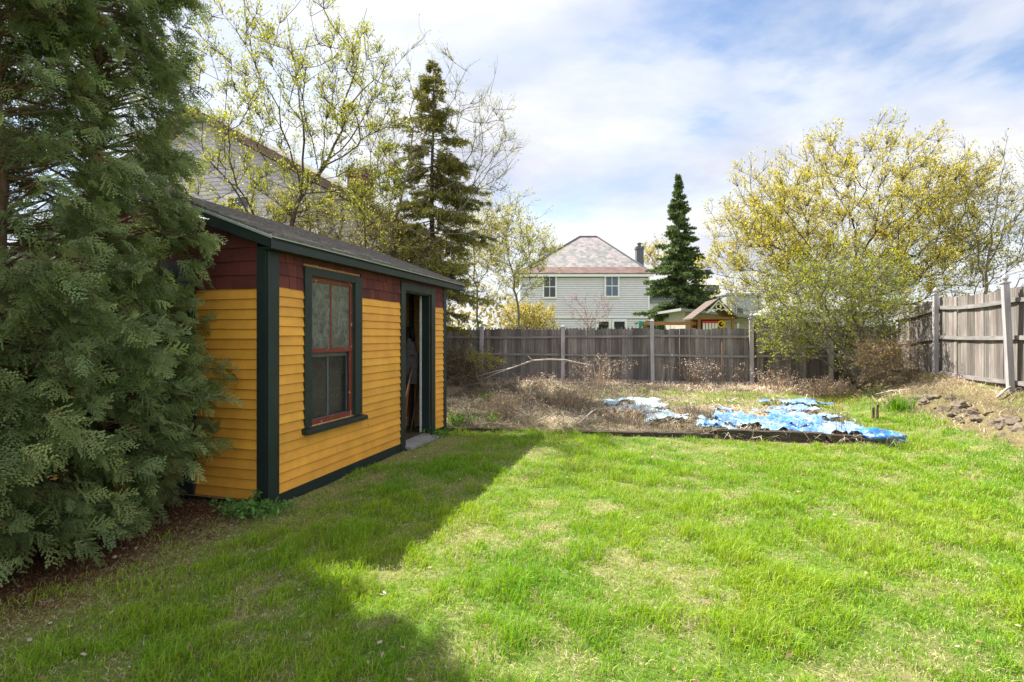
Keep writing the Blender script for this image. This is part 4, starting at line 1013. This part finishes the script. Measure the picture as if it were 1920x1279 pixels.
tarp('pale_tarp', 'faded grey blue tarp scraps left of the bright tarp', [(1125, 778), (1262, 780), (1245, 756), (1128, 757)], (.20, .33, .42), (.42, .49, .52), .06, .50, 80, 40, seed=33)
tarp('pale_tarp', 'torn pale tarp sheet half buried between the scraps and the bright blue tarp', [(1195, 797), (1332, 803), (1322, 778), (1205, 772)], (.26, .38, .45), (.48, .53, .54), .06, .54, 80, 40, seed=43)
def tarp_roll():
    a = G(1618, 826); b = G(1696, 833); V = []; nu, nv = 26, 22
    for j in range(nv):
        f = j/(nv-1); r = .055+.05*math.sin(math.pi*min(1, f*.9+.12))+.012*math.sin(9*f)
        if j in (0, nv-1): r *= .25
        for i in range(nu):
            t = 2*math.pi*i/nu; k = r*(1+.18*math.sin(4*t+5*f)+.08*math.sin(9*t-7*f)); p = a+(b-a)*f; V.append((p[0]-.02+math.sin(t)*k*.25, p[1]+math.cos(t)*k*1.5, p[2]+.085+math.sin(t)*k*.8))
    fq = [[j*nu+i, j*nu+(i+1) % nu, (j+1)*nu+(i+1) % nu, (j+1)*nu+i] for j in range(nv-1) for i in range(nu)]; V = np.array(V)
    o = mesh_np('tarp_roll', V, [np.array(fq)], M['tarp'], None, np.tile([.02, .17, .55], (len(V), 1)), True, off=a); o.location = a; tag(o, 'bright blue folded tarp end sticking out over the right bed timber', 'tarp')
tarp_roll()
# stones along the bank
import bmesh
def stone(label, x, y, r, group):
    bm = bmesh.new(); bmesh.ops.create_icosphere(bm, subdivisions=3, radius=1); sc = np.array([r*rng.uniform(.9, 1.5), r*rng.uniform(.7, 1.1), r*rng.uniform(.7, 1.0)]); sx = rng.uniform(0, 50); a = rng.uniform(0, 3.14)
    cuts = [(q, rng.uniform(.45, .8)) for q in rand_dirs(11)]
    for v in bm.verts:
        p = np.array(v.co)
        for nn_, dd_ in cuts:
            e_ = p@nn_-dd_
            if e_ > 0: p = p-nn_*e_
        k = .85+.3*float(fbm(p[0]*2.3+sx, p[1]*2.3+p[2]*1.7, 3, 4)); p = p*k*sc*1.25
        v.co = (math.cos(a)*p[0]-math.sin(a)*p[1], math.sin(a)*p[0]+math.cos(a)*p[1], p[2])
    me = bpy.data.meshes.new('bank_stone'); bm.to_mesh(me); bm.free(); me.materials.append(M['stone'])
    o = link(bpy.data.objects.new('bank_stone', me)); o.location = (x, y, float(height(x, y))-r*.12); tag(o, label, 'stone', group)
for k in range(58):
    px = rng.uniform(1705, 1935); py = np.interp(px, [1700, 1760, 1800, 1850, 1920], [756, 768, 776, 790, 808])+rng.normal(-6, 10)
    x, y, z = gp(px, py); stone('rough brown field stone tumbled along the grassy right bank', x, y, rng.uniform(.03, .085), 'field stones along the right bank')
# dry stems of the bed
def stems(n, fn, h0, h1, pal, wmul=1.0, lean=(.2, 1.6), zoff=0):
    X, Y = fn(n); n = len(X); z = height(X, Y)-.01+zoff; d = np.hypot(X, Y); pal = np.array(pal)
    col = pal[rng.integers(0, len(pal), n)]*rng.uniform(.6, 1.2, (n, 1))*(.35+1.35*sstep(.25, .75, fbm(X*1.5, Y*1.5, 201, 3)))[:, None]
    return blades(np.stack([X, Y, z], 1), rng.uniform(h0, h1, n)*rng.uniform(.4, 1, n), (.0015+.00042*d)*wmul*rng.uniform(.7, 1.4, n), rng.uniform(*lean, n), rng.uniform(0, 6.28, n), col)
DRY = [(.38, .29, .19), (.27, .19, .12), (.46, .38, .27), (.19, .13, .09), (.32, .21, .14), (.50, .44, .34)]
def merge(parts):
    V = []; Q = []; T = []; C = []; o = 0
    for v, q, t, c in parts: V.append(v); Q.append(q+o); T.append(t+o); C.append(c); o += len(v)
    return np.concatenate(V), [np.concatenate(Q), np.concatenate(T)], np.concatenate(C)
def bedpos(n):
    u = rng.uniform(-4.8, 3.1, n*2); v = rng.uniform(8.0, 14.2, n*2); x, y = uv2xy(u, v); k = fbm(x*1.6, y*1.6, 63, 3)
    keep = rng.uniform(0, 1, n*2) < sstep(.05, .45, k)*np.where((v > 10.6) & (v < 13.0) & (u > -.3), .30, 1); return x[keep][:n], y[keep][:n]
def tarppos(n):
    u = rng.uniform(-1.2, 3.0, n); v = rng.uniform(8.1, 10.4, n); return uv2xy(u, v)
def backpos(n):
    u = rng.uniform(-4, 5.3, n); v = 14.25-np.abs(rng.normal(0, .42, n)); x, y = uv2xy(u, v); return x, y
def bankpos(n):
    u = rng.uniform(3.6, 5.5, n); v = rng.uniform(6.5, 14.5, n); x, y = uv2xy(u, v); k = fbm(x*1.3, y*1.3, 73, 3); kk = rng.uniform(0, 1, n) < sstep(.25, .5, k)*np.where(v > 11, 1, .6)*sstep(3.7, 4.3, u); return x[kk], y[kk]
V, fs, C = merge([stems(15000, bedpos, .03, .15, DRY, 1, (.6, 3.0)), stems(2300, bedpos, .12, .40, DRY, .8, (.1, .8)), stems(7500, backpos, .06, .34, DRY, 1, (.3, 2.2)), stems(16000, bankpos, .04, .2, DRY, 1, (.6, 3)), stems(12000, bedpos, .01, .05, DRY[:5], 3.0, (2, 5), .02), stems(4200, bedpos, .06, .15, [(.56, .50, .40), (.48, .41, .31)], 1.5, (3, 6), .06), stems(1500, tarppos, .1, .34, DRY, .9, (.2, 1.6), .03), stems(700, bedpos, .15, .4, [(.12, .08, .06), (.16, .10, .07)], 1.2, (.3, 1.5))])
o = mesh_np('dry_weeds', V, fs, M['straw'], None, C); tag(o, 'matted dead brown stalks covering the neglected bed and fence foot', 'dry weeds', None, 'stuff')
V, fs, C = merge([stems(14000, bedpos, .03, .11, [(.12, .26, .03), (.22, .32, .05)], 1.3, (.3, 1.2))])
o = mesh_np('bed_weeds', V, fs, M['grass'], None, C); tag(o, 'fresh green weed shoots scattered through the dry bed', 'weeds', None, 'stuff')
def clump(name, label, cat, at, n, h, spread, pal, mat='straw', wmul=1, head=0, lean=(.1, 1.0), group=None, radius=.08, leafy=0):
    a = np.array(at); base = a; r = np.abs(rng.normal(0, radius, n)); t = rng.uniform(0, 6.28, n); X = a[0]+r*np.cos(t); Y = a[1]+r*np.sin(t)
    z = height(X, Y)-.01; d = np.hypot(a[0], a[1]); pal = np.array(pal); col = pal[rng.integers(0, len(pal), n)]*rng.uniform(.65, 1.2, (n, 1))
    hh = h*rng.uniform(.45, 1.05, n); ln = rng.uniform(*lean, n)*spread
    V, q, tr, C = blades(np.stack([X, Y, z], 1), hh, np.full(n, (.0016+.0004*d)*wmul), ln, t+rng.normal(0, .5, n), col)
    fs = [q, tr]; 
    if head or leafy:
        tips = V[4::5]; mids = V[2::5]; k = head or leafy; f = rng.uniform(.35 if head else .15, 1.05, (n, k, 1)); pos = (mids[:, None]*(1-f)+tips[:, None]*f).reshape(-1, 3)+rng.normal(0, .012+.02*(h > .4), (n*k, 3)); L = rng.uniform(.5, 1.2, n*k)*((.012+.0022*d) if head else .05)
        V2, q2, C2 = kites(pos, rand_dirs(n*k, .2), rand_dirs(n*k), L, L*.5, np.repeat(col*1.1, k, 0)); fs = [np.concatenate([q, q2+len(V)]), tr]; V = np.concatenate([V, V2]); C = np.concatenate([C, C2])
    o = mesh_np(name, V, fs, M[mat], None, C, off=base); o.location = base; return tag(o, label, cat, group)
PINK = [(.46, .33, .25), (.40, .27, .20), (.52, .42, .34)]
for lab, px, py, h, n, rad in (('feathery pinkish dead weed before the fourth fence panel', 1300, 727, .95, 90, .16), ('smaller feathery dead weed right of the pinkish one', 1352, 728, .85, 45, .10), ('tall straw weed rising before the middle fence post', 1120, 730, .95, 90, .2), ('wide dead thicket left of the tarp scraps', 1062, 765, .62, 220, .30),
                        ('bleached weed clump right of the ball topped back post', 1452, 735, .62, 80, .22), ('sprawling brown bramble heap in the middle of the bed', 950, 778, .50, 200, .34), ('curled brown stalks at the foot of the second fence post', 1010, 738, .5, 130, .3), ('dry weed bank below the corner shrub', 1540, 742, .42, 170, .4), ('straggly dead stalks hanging over the tarp scraps', 1180, 790, .35, 120, .3)):
    clump('dead_weed', lab, 'weed', G(px, py), n, h, 1, PINK if 'pink' in lab or 'feather' in lab else DRY, head=9, radius=rad)
clump('dock_stalk', 'tall rusty brown dock stalk rising through the blue tarp', 'weed', G(1573, 826), 5, 1.0, .25, [(.24, .11, .05), (.30, .15, .07)], wmul=1.5, head=26, radius=.03)
clump('thin_sapling', 'bare thin sapling stem standing at the right end of the tarp', 'weed', G(1640, 792), 9, .42, .6, [(.16, .10, .07)], wmul=1.8, radius=.04, head=4)
GREENS = [(.10, .26, .02), (.17, .33, .03), (.08, .2, .02)]
for lab, px, py, h, n, sp_, rad in (('bright green daylily clump at the foot of the stone bank', 1685, 770, .36, 150, 1.0, .14), ('bright green leafy weed clump nearest the far shed corner', 858, 798, .30, 70, 1.2, .16), ('small fresh green clump before the second fence post', 914, 752, .22, 60, 1.2, .12), ('low yellow green tuft on the brown heap', 925, 789, .22, 60, 1, .1), ('fresh weed tuft growing at the shed threshold', 822, 822, .22, 40, 1, .12)):
    clump('green_clump', lab, 'plant', G(px, py), n, h, sp_, GREENS, 'grass', 2.2, radius=rad, leafy=3 if 'leafy' in lab or 'fresh' in lab else 0)
clump('corner_weed', 'light green rounded weed growing at the near shed corner', 'plant', G(462, 972), 60, .17, 1.2, [(.10, .22, .05), (.14, .27, .07)], 'grass', 1.2, radius=.16, leafy=9)
clump('corner_weed', 'trailing light green weed right of the near shed corner', 'plant', G(512, 968), 14, .12, 1.2, [(.10, .22, .05), (.14, .27, .07)], 'grass', 1.2, radius=.07, leafy=6)
# brush pile between shed and fence
def brush():
    a = G(868, 722); m = MB()
    for k in range(480):
        p = a+np.array([rng.normal(-.1, .5), rng.normal(0, .3), abs(rng.normal(.35, .3))]); d = rng.normal(0, 1, 3)*np.array([.6, .5, .7]); d /= np.linalg.norm(d); L = rng.uniform(.2, .8)
        q = p+d*L; q[2] = max(q[2], a[2]+.02); m.tube([p, (p+q)/2+rng.normal(0, .06, 3), q], [.006, .005, .003], 3, cap=False)
    root = thing('brush_pile', 'dark tangled brush pile between the shed and the back fence', 'brush', tuple(a)); m.build('sticks', M['deadtwig'], root, off=a)
    n = 5200; p = a+np.stack([rng.normal(-.15, .42, n), rng.normal(0, .3, n), np.abs(rng.normal(.55, .25, n))], 1); L = rng.uniform(.03, .07, n); V, q, C = kites(p, rand_dirs(n), rand_dirs(n), L, L*.5, leaf_palette(n, (.06, .07, .02), (.15, .12, .06))); mesh_np('leaves', V, [q], M['leaf'], root, C, off=a)
brush()
a = G(905, 728)
T = ellipsoid_points(40, a+np.array([.05, -.1, .65]), (.45, .3, .4), .3)
deciduous('yellow_shoots', 'small yellow leafed shrub against the leftmost fence post', a, [], T, M['deadtwig'], (.36, .33, .02), (.25, .27, .03), 5, .05, .15, .0035, None, 2, .2, 'shrub', tlen=.15)
pts = [P(x, y, 13.4) for x, y in ((895, 706), (925, 697), (960, 690), (998, 676), (1030, 674), (1060, 675), (1085, 681), (1112, 684), (1118, 715))]
m = MB(); m.tube(pts, [.008, .014, .017, .021, .02, .02, .018, .014, .007], 8); m.tube([pts[3], P(990, 668, 13.3)], [.02, .012], 6); m.tube([pts[2], P(930, 700, 13.2), P(905, 712, 13.1)], [.014, .012, .006], 5)
o = m.build('fallen_branch', M['branchwood'], None, smooth=True, off=pts[0]); o.location = pts[0]; tag(o, 'pale bare fallen branch arching in front of the back fence', 'branch')
for lab, (x0, y0), (x1, y1), r in (('bleached stick lying across the front of the bed', (1085, 800), (1130, 770), .012), ('thin grey stick on the bare bank before the right fence', (1640, 745), (1706, 742), .014), ('pale split board lying on the bank below the right fence', (1870, 752), (1905, 732), .02)):
    p, q = G(x0, y0, .05), G(x1, y1, .1); m = MB(); m.tube([p, (p+q)/2+np.array([0, 0, .03]), q], [r, r*.9, r*.5], 6); o = m.build('stick', M['branchwood'], None, smooth=True, off=p); o.location = p; tag(o, lab, 'stick')
for lab, px, py, h in (('short dark stake standing left at the tarp end', 1637, 786, .2), ('slightly taller dark stake beside the short one', 1645, 788, .27)):
    p = G(px, py); m = MB(); m.tube([p-np.array([0, 0, .05]), p+np.array([.005, 0, h])], [.022, .018], 6); o = m.build('garden_stake', M['darkwood'], None, off=p); o.location = p; tag(o, lab, 'stake')

# ================================================================== houses beyond
def siding_wall(mb, x0f, x1f, y, z0, z1, e, proud=.06, gap=0):
    z = z0
    while z < z1-.01:
        zn = min(z+e, z1); zt = zn-gap; a, b = x0f(z), x1f(z); a2, b2 = x0f(zt), x1f(zt)
        if min(b-a, b2-a2) > .02:
            t = rng.uniform(.95, 1.03); mb.cur = (t, t, t)
            mb.hexa([(a, y-proud, z), (b, y-proud, z), (b, y+.05, z), (a, y+.05, z), (a2, y-.002, zt), (b2, y-.002, zt), (b2, y+.05, zt), (a2, y+.05, zt)])
        z = zn
def hwindow(root, x0, x1, z0, z1, y, casing=.12, frame='white', pane='glass', mull=True, two=True, curtain=False):
    m = MB(); c = casing; d0, d1 = y-.125, y+.02
    m.box(x0-c, x0, d0, d1, z0-c, z1+c); m.box(x1, x1+c, d0, d1, z0-c, z1+c); m.box(x0, x1, d0+.002, d1, z1, z1+c); m.box(x0, x1, d0-.02, d1, z0-c, z0)
    zm = (z0+z1)/2; xm = (x0+x1)/2
    if two: m.box(x0, x1, d0+.012, d1, zm-.03, zm+.03)
    if mull: m.box(xm-.02, xm+.02, d0+.016, d1, z0, z1)
    w = m.build('window', M[frame], root); MB().box(x0, x1, d0+.035, d1, z0, z1).build('pane', M[pane], w)
    return w
M['vinyl'] = mat_plain('pale_siding', (.61, .60, .62), .6, .06, 3, .05); M['graysiding'] = mat_plain('grey_siding', (.47, .48, .52), .7, .1, 3, .05)
M['soffit'] = mat_plain('brown_soffit', (.16, .12, .085), .8, .25, 6, .2); M['rustmetal'] = mat_plain('rusty_flashing', (.16, .10, .085), .55, .35, 2.2, .1)
M['tealwall'] = mat_plain('teal_wall', (.10, .13, .145), .7, .12, 4, .1); M['concrete'] = mat_plain('grey_stucco', (.30, .31, .34), .85, .12, 3, .2); M['beige'] = mat_plain('beige_siding', (.34, .32, .27), .7, .1, 3, .1); M['paleroof'] = mat_plain('pale_roof', (.27, .27, .275), .6, .12, 3, .1); M['darkglass'] = mat_plain('dark_pane', (.02, .022, .025), .15, .3, 4, .02, .6)
def white_house():
    Y = 38.0; k = Y/F; X0, X1 = (975-CX)*k, (1217-CX)*k; ze = CH+(HY-517)*k; D = 10.0; o = (X0, Y, 0)
    root = thing('white_house', 'two storey pale clapboard house with mottled slate hip roof', 'house', o)
    W = X1-X0; m = MB(); m.box(0, W, .051, D, -.3, ze); m.build('wall_core', M['chimney'], root); m = MB(); m.box(W+.001, W+.03, -.02, D, -.3, ze); m.box(-.03, -.001, -.02, D, -.3, ze); siding_wall(m, lambda z: 0.0, lambda z: W, 0, 2.90, ze-.1, .16, .03, .022); siding_wall(m, lambda z: 0.0, lambda z: W, .03, 0, 2.80, .16, .03, .022)  # dark core behind the board gaps draws the lap shadow lines in colour
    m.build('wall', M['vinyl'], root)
    m = MB(); m.box(-.04, W+.04, -.06, .0, 2.80, 2.90); m.box(-.03, .10, -.05, 0, 0, ze); m.box(W-.10, W+.03, -.05, 0, 0, ze); m.box(-.25, W+.25, -.32, -.22, ze-.10, ze+.08); m.box(-.25, W+.25, -.22, .02, ze-.06, ze-.02)
    m.build('trim', M['white'], root)
    # hip roof
    ex0, ex1, ey0, ey1, zr = -.3, W+.3, -.34, D+.3, CH+(HY-444)*(Y+4.2)/F
    kx = (Y+4.2)/F; r0, r1 = (1087-CX)*kx-X0, (1119-CX)*kx-X0; z0 = ze+.08
    m = MB(); t = .06
    v = [(ex0, ey0, z0), (ex1, ey0, z0), (ex1, ey1, z0), (ex0, ey1, z0), (r0, 4.2, zr), (r1, 4.2, zr), (r1, 5.8, zr), (r0, 5.8, zr)]
    m.add(v, [(0, 1, 5, 4), (1, 2, 6, 5), (2, 3, 7, 6), (3, 0, 4, 7), (4, 5, 6, 7), (3, 2, 1, 0)]); rf = m.build('roof', M['slate'], root)
    m = MB(); f = .16; lerp = lambda a, b, q: tuple(a[i]+(b[i]-a[i])*q for i in range(3))
    a0, a1 = lerp(v[0], v[4], .012), lerp(v[1], v[5], .012); b0, b1 = lerp(v[0], v[4], f), lerp(v[1], v[5], f); dz = np.array([0, -.035, .035])
    m.hexa([a0, a1, b1, b0]+[tuple(np.array(q)+dz) for q in (a0, a1, b1, b0)]); m.build('flashing', M['rustmetal'], rf)
    m = MB()
    for a, b in ((v[0], v[4]), (v[1], v[5]), (v[4], v[5])): m.tube([np.array(a)+[0, 0, .02], np.array(b)+[0, 0, .02]], .07, 6)
    m.build('ridge_cap', M['chimney'], rf)
    for x0, x1, y0, y1, mat in ((1020, 1041, 519, 557, 'glass'), (1136, 1158, 518, 555, 'bluepane')):
        hwindow(root, (x0-CX)*k-X0, (x1-CX)*k-X0, CH+(HY-y1)*k, CH+(HY-y0)*k, 0, .12, 'white', mat)
    for x0, x1 in ((1122, 1141), (1151, 1171)): hwindow(root, (x0-CX)*k-X0, (x1-CX)*k-X0, 1.0, CH+(HY-603)*k, .03, .18, 'white', 'darkglass' if x0 < 1130 else 'glass', False, False)
    # cross wing behind to the left
    m = MB(); kk = (Y+9)/F; x0, x1 = (1018-CX)*kk-X0, (1075-CX)*kk-X0; m.box(x0, x1, 9, 12, 4, CH+(HY-470)*kk); m.build('wing_wall', M['vinyl'], root)
    m = MB(); m.box(x0-.2, x1+.2, 8.8, 12.2, CH+(HY-470)*kk, CH+(HY-465)*kk); m.build('wing_roof', M['slate'], root)
    kc = (Y+6)/F; cx0, cx1 = (1194-CX)*kc-X0, (1207-CX)*kc-X0; ct = CH+(HY-462)*kc
    m = MB(); m.box(cx0, cx1, 6, 6.6, 3, ct); m.box(cx0-.05, cx1+.05, 5.95, 6.65, ct-.22, ct-.001+.0); ch = m.build('chimney', M['chimney'], root)
    m = MB(); c = (cx0+cx1)/2; m.tube([(c, 6.3, ct), (c, 6.3, ct+.25)], .14, 10); m.tube([(c, 6.3, ct+.25), (c, 6.3, ct+.3), (c, 6.3, ct+.42)], [.22, .22, .03], 10); m.build('chimney_cap', M['chimney'], ch)
    m = MB(); m.box(W, W+1.7, 1.0, 4, 0, 4.0); m.build('side_porch', M['vinyl'], root); m = MB(); m.box(W, W+1.9, .8, 4.2, 4.0, 4.18); m.build('porch_roof', M['slate'], root)
white_house()
def grey_gable_house():
    u0, v0 = -13.5, 12.0; x, y = uv2xy(u0, v0); root = thing('grey_house', 'large grey clapboard house with steep gable and brick chimney behind the shed', 'house', (x, y, 0), -YAW)
    zr, sl = 8.36, .55; hw = 7.15; D = 3.2; rk = lambda a: zr-sl*abs(a)
    yw = .42
    m = MB(); lo = 1.0
    siding_wall(m, lambda z: -min(hw-.5, (zr-.30-z)/sl), lambda z: min(hw-.5, (zr-.30-z)/sl), yw, 0, zr-.4, .125, .022)
    m.prism([(-hw+.5, 0), (hw-.5, 0), (hw-.5, rk(hw-.5)-.34), (0, zr-.34), (-hw+.5, rk(hw-.5)-.34)], yw+.06, yw+D, lambda p, q, t: (p, t, q)); m.build('wall', M['graysiding'], root)
    m = MB()
    for s in (1, -1): m.hexa([(0, 0, zr-.20), (s*hw, 0, rk(hw)-.20), (s*hw, D+.8, rk(hw)-.20), (0, D+.8, zr-.20), (0, 0, zr), (s*hw, 0, rk(hw)), (s*hw, D+.8, rk(hw)), (0, D+.8, zr)])
    rf = m.build('roof', M['shingle_roof'], root)
    m = MB()
    for s in (1, -1): m.hexa([(0, -.03, zr-.24), (s*hw, -.03, rk(hw)-.24), (s*hw, -.002, rk(hw)-.24), (0, -.002, zr-.24), (0, -.03, zr+.01), (s*hw, -.03, rk(hw)+.01), (s*hw, -.002, rk(hw)+.01), (0, -.002, zr+.01)])
    m.build('rake_board', M['soffit'], rf)
    m = MB(); m.box(4.95, 5.48, .75, 1.3, 4.5, 6.12); m.box(4.90, 5.53, .70, 1.35, 6.0, 6.2); m.build('chimney', M['brick'], root)
    hwindow(root, 1.22, 1.95, 4.0, 5.55, yw, .12, 'white', 'darkglass', False, True)
    hwindow(root, 3.4, 4.2, 3.0, 4.4, yw, .12, 'white', 'glass', False, True)
grey_gable_house()
def outbuildings():
    Y = 24.0; k = Y/F; X0, X1 = (1285-CX)*k, (1486-CX)*k; root = thing('low_garage', 'low beige garage with white sloping eave behind the playset', 'garage', (X0, Y, 0))
    zl, zr = CH+(HY-584)*k, CH+(HY-606)*k; W = X1-X0; top = lambda x: zl+(zr-zl)*x/W
    m = MB(); m.prism([(0, 0), (W, 0), (W, zr), (0, zl)], .05, 5, lambda p, q, t: (p, t, q)); z = .1
    while z < zr-.15: m.hexa([(0, -.02, z), (W, -.02, z), (W, .05, z), (0, .05, z), (0, -.002, z+.14), (W, -.002, z+.14), (W, .05, z+.14), (0, .05, z+.14)]); z += .14
    m.build('wall', M['beige'], root)
    m = MB(); m.hexa([(-.3, -.3, zl+.02), (W+.3, -.3, zr-.02), (W+.3, 5.3, zr-.02), (-.3, 5.3, zl+.02), (-.3, -.3, zl+.14), (W+.3, -.3, zr+.10), (W+.3, 5.3, zr+.10), (-.3, 5.3, zl+.14)]); m.build('roof', M['paleroof'], root)
    m = MB(); m.box(W-2.6, W-2.5, -.06, -.021, 0, zr); m.build('trim', M['white'], root)
    Y = 25.0; k = Y/F; X0, X1 = (1492-CX)*k, (1652-CX)*k; W = X1-X0; root = thing('pale_outbuilding', 'pale outbuilding glimpsed through the tangled corner shrub', 'shed', (X0, Y, 0)); zt = CH+(HY-585)*k
    m = MB(); m.box(0, W, .05, 4, 0, zt); siding_wall(m, lambda z: 0.0, lambda z: W, 0, 0, zt, .2); m.build('wall', M['vinyl'], root)
    m = MB(); m.hexa([(-.2, -.25, zt), (W+.2, -.25, zt), (W+.2, 4.2, zt), (-.2, 4.2, zt), (.3, 1.8, zt+.75), (W-.3, 1.8, zt+.75), (W-.3, 2.2, zt+.75), (.3, 2.2, zt+.75)]); m.build('roof', M['paleroof'], root)
    hwindow(root, W*.55, W*.72, 1.2, zt-.3, 0, .08, 'white', 'glass', False, True)
    Y = 44.0; k = Y/F; X0, X1 = (1362-CX)*k, (1428-CX)*k; W = X1-X0; zt = CH+(HY-553)*k; root = thing('grey_stucco_house', 'small square grey house wall with one dark window behind the playset', 'house', (X0, Y, 0))
    m = MB(); m.box(0, W, 0, 5, 0, zt); m.build('wall', M['concrete'], root); m = MB(); m.box(-.1, W+.1, -.1, 5.1, zt, zt+.15); m.build('roof', M['concrete'], root)
    hwindow(root, (1381-1362)*k, (1392-1362)*k, CH+(HY-590)*k, CH+(HY-578)*k, 0, .1, 'concrete', 'darkglass', False, False)
    Y = 50.0; k = Y/F; X0, X1 = (1212-CX)*k, (1348-CX)*k; W = X1-X0; zt = CH+(HY-535)*k; root = thing('teal_house', 'teal walled house with pale roof mostly hidden by the dark spruce', 'house', (X0, Y, 0))
    m = MB(); m.box(0, W, .05, 7, 0, zt); siding_wall(m, lambda z: 0.0, lambda z: W, 0, 0, zt, .2); m.build('wall', M['tealwall'], root)
    m = MB(); m.hexa([(-.3, -.4, zt), (W+.3, -.4, zt), (W+.3, 7.4, zt), (-.3, 7.4, zt), (-.3, 3.2, zt+1.5), (W+.3, 3.2, zt+1.5), (W+.3, 3.8, zt+1.5), (-.3, 3.8, zt+1.5)]); m.build('roof', M['paleroof'], root)
outbuildings()
def playset():
    Y = 21.0; k = Y/F; px = lambda x: (x-CX)*k; pz = lambda y: CH+(HY-y)*k; xc = px(1343); o = (xc, Y, 0)
    root = thing('playset', 'wooden playset tower with gabled roof above the back fence', 'playset', o, R(-7))
    xl, xr = px(1297)-xc, px(1378)-xc; zp, ze = pz(561), pz(597); D = 1.35
    for x0 in (xl, xr):
        m = MB(); N = 8
        for j in range(N):
            a, b = j/N, (j+1)/N; q = lambda f: (x0*(f), zp+(ze-zp)*f); (xa, za), (xb, zb) = q(a), q(b)
            m.hexa([(xa, -.35, za-.03), (xb, -.35, zb-.03), (xb, D+.3, zb-.03), (xa, D+.3, za-.03), (xa, -.35, za+.01), (xb, -.35, zb+.025), (xb, D+.3, zb+.025), (xa, D+.3, za+.01)])
        m.build('roof', M['playroof'], root)
    for x in (px(1312)-xc, px(1372)-xc):
        for y in (0, D): MB().box(x-.05, x+.05, y-.05, y+.05, 0, ze+.05).build('post', M['playwood'], root, .006)
    m = MB(); m.box(px(1312)-xc-.08, px(1372)-xc+.08, -.08, -.051, ze-.04, ze+.06); m.box(px(1312)-xc, px(1372)-xc, -.045, D, 1.25, 1.3); m.build('crossbeam', M['playwood'], root)
    sb = MB().box(px(1204)-xc, px(1312)-xc-.05, .25, .35, pz(606)-.07, pz(606)+.07).build('swing_beam', M['playwood'], root, .006)
    MB().box(px(1203)-xc-.02, px(1203)-xc+.16, .20, .40, pz(606)-.12, pz(606)+.1).build('bracket', M['playgreen'], sb, .01)
    for s in (-.9, .9):
        m = MB(); m.tube([(px(1206)-xc, .3, pz(606)-.1), (px(1206)-xc-.15, .3+s, 0)], .05, 6); m.build('leg', M['playwood'], sb)
    for x in (1240, 1262):
        m = MB(); m.tube([(px(x)-xc, .3, pz(606)-.07), (px(x)-xc, .3, .6)], .01, 5); m.build('swing_rope', M['playgreen'], sb)
    # fretwork ornament
    m = MB(); zo = zp-.32
    for s in (-1, 1):
        m.hexa([(0, -.37, zp-.12), (s*.42, -.37, zp-.58), (s*.42, -.34, zp-.58), (0, -.34, zp-.12), (0, -.37, zp-.05), (s*.48, -.37, zp-.56), (s*.48, -.34, zp-.56), (0, -.34, zp-.05)])
        m.tube([(s*.34, -.355, zp-.52), (s*.22, -.355, zp-.42), (s*.1, -.355, zp-.47), (0, -.355, zp-.40)], .025, 6)
    m.tube([(.10*math.cos(t), -.355, zo+.10*math.sin(t)) for t in np.linspace(0, 2*math.pi, 13)], .022, 6); m.build('gable_ornament', M['white'], root)
    MB().box(px(1314)-xc, px(1370)-xc, D-.02, D+.02, 1.3, ze).build('back_panel', M['playmaroon'], root)
    x0, x1 = px(1318)-xc, px(1346)-xc; m = MB(); m.box(x0, x1, -.02, .03, pz(606), pz(602)); m.build('red_rail', M['playred'], root)
    m = MB()
    for j in range(5): q = x0+(x1-x0)*(j+.5)/5; m.box(q-.045, q+.045, -.01, .02, 1.3, pz(606))
    m.build('white_slat', M['white'], root)
    m = MB(); m.tube([(px(1352)-xc+.13*math.cos(t), .0, pz(608)+.13*math.sin(t)) for t in np.linspace(0, 2*math.pi, 15)], .03, 6); m.tube([(px(1352)-xc, .0, pz(608)), (px(1360)-xc, .02, pz(603))], .035, 6); m.build('steering_wheel', M['playyellow'], root)
playset()
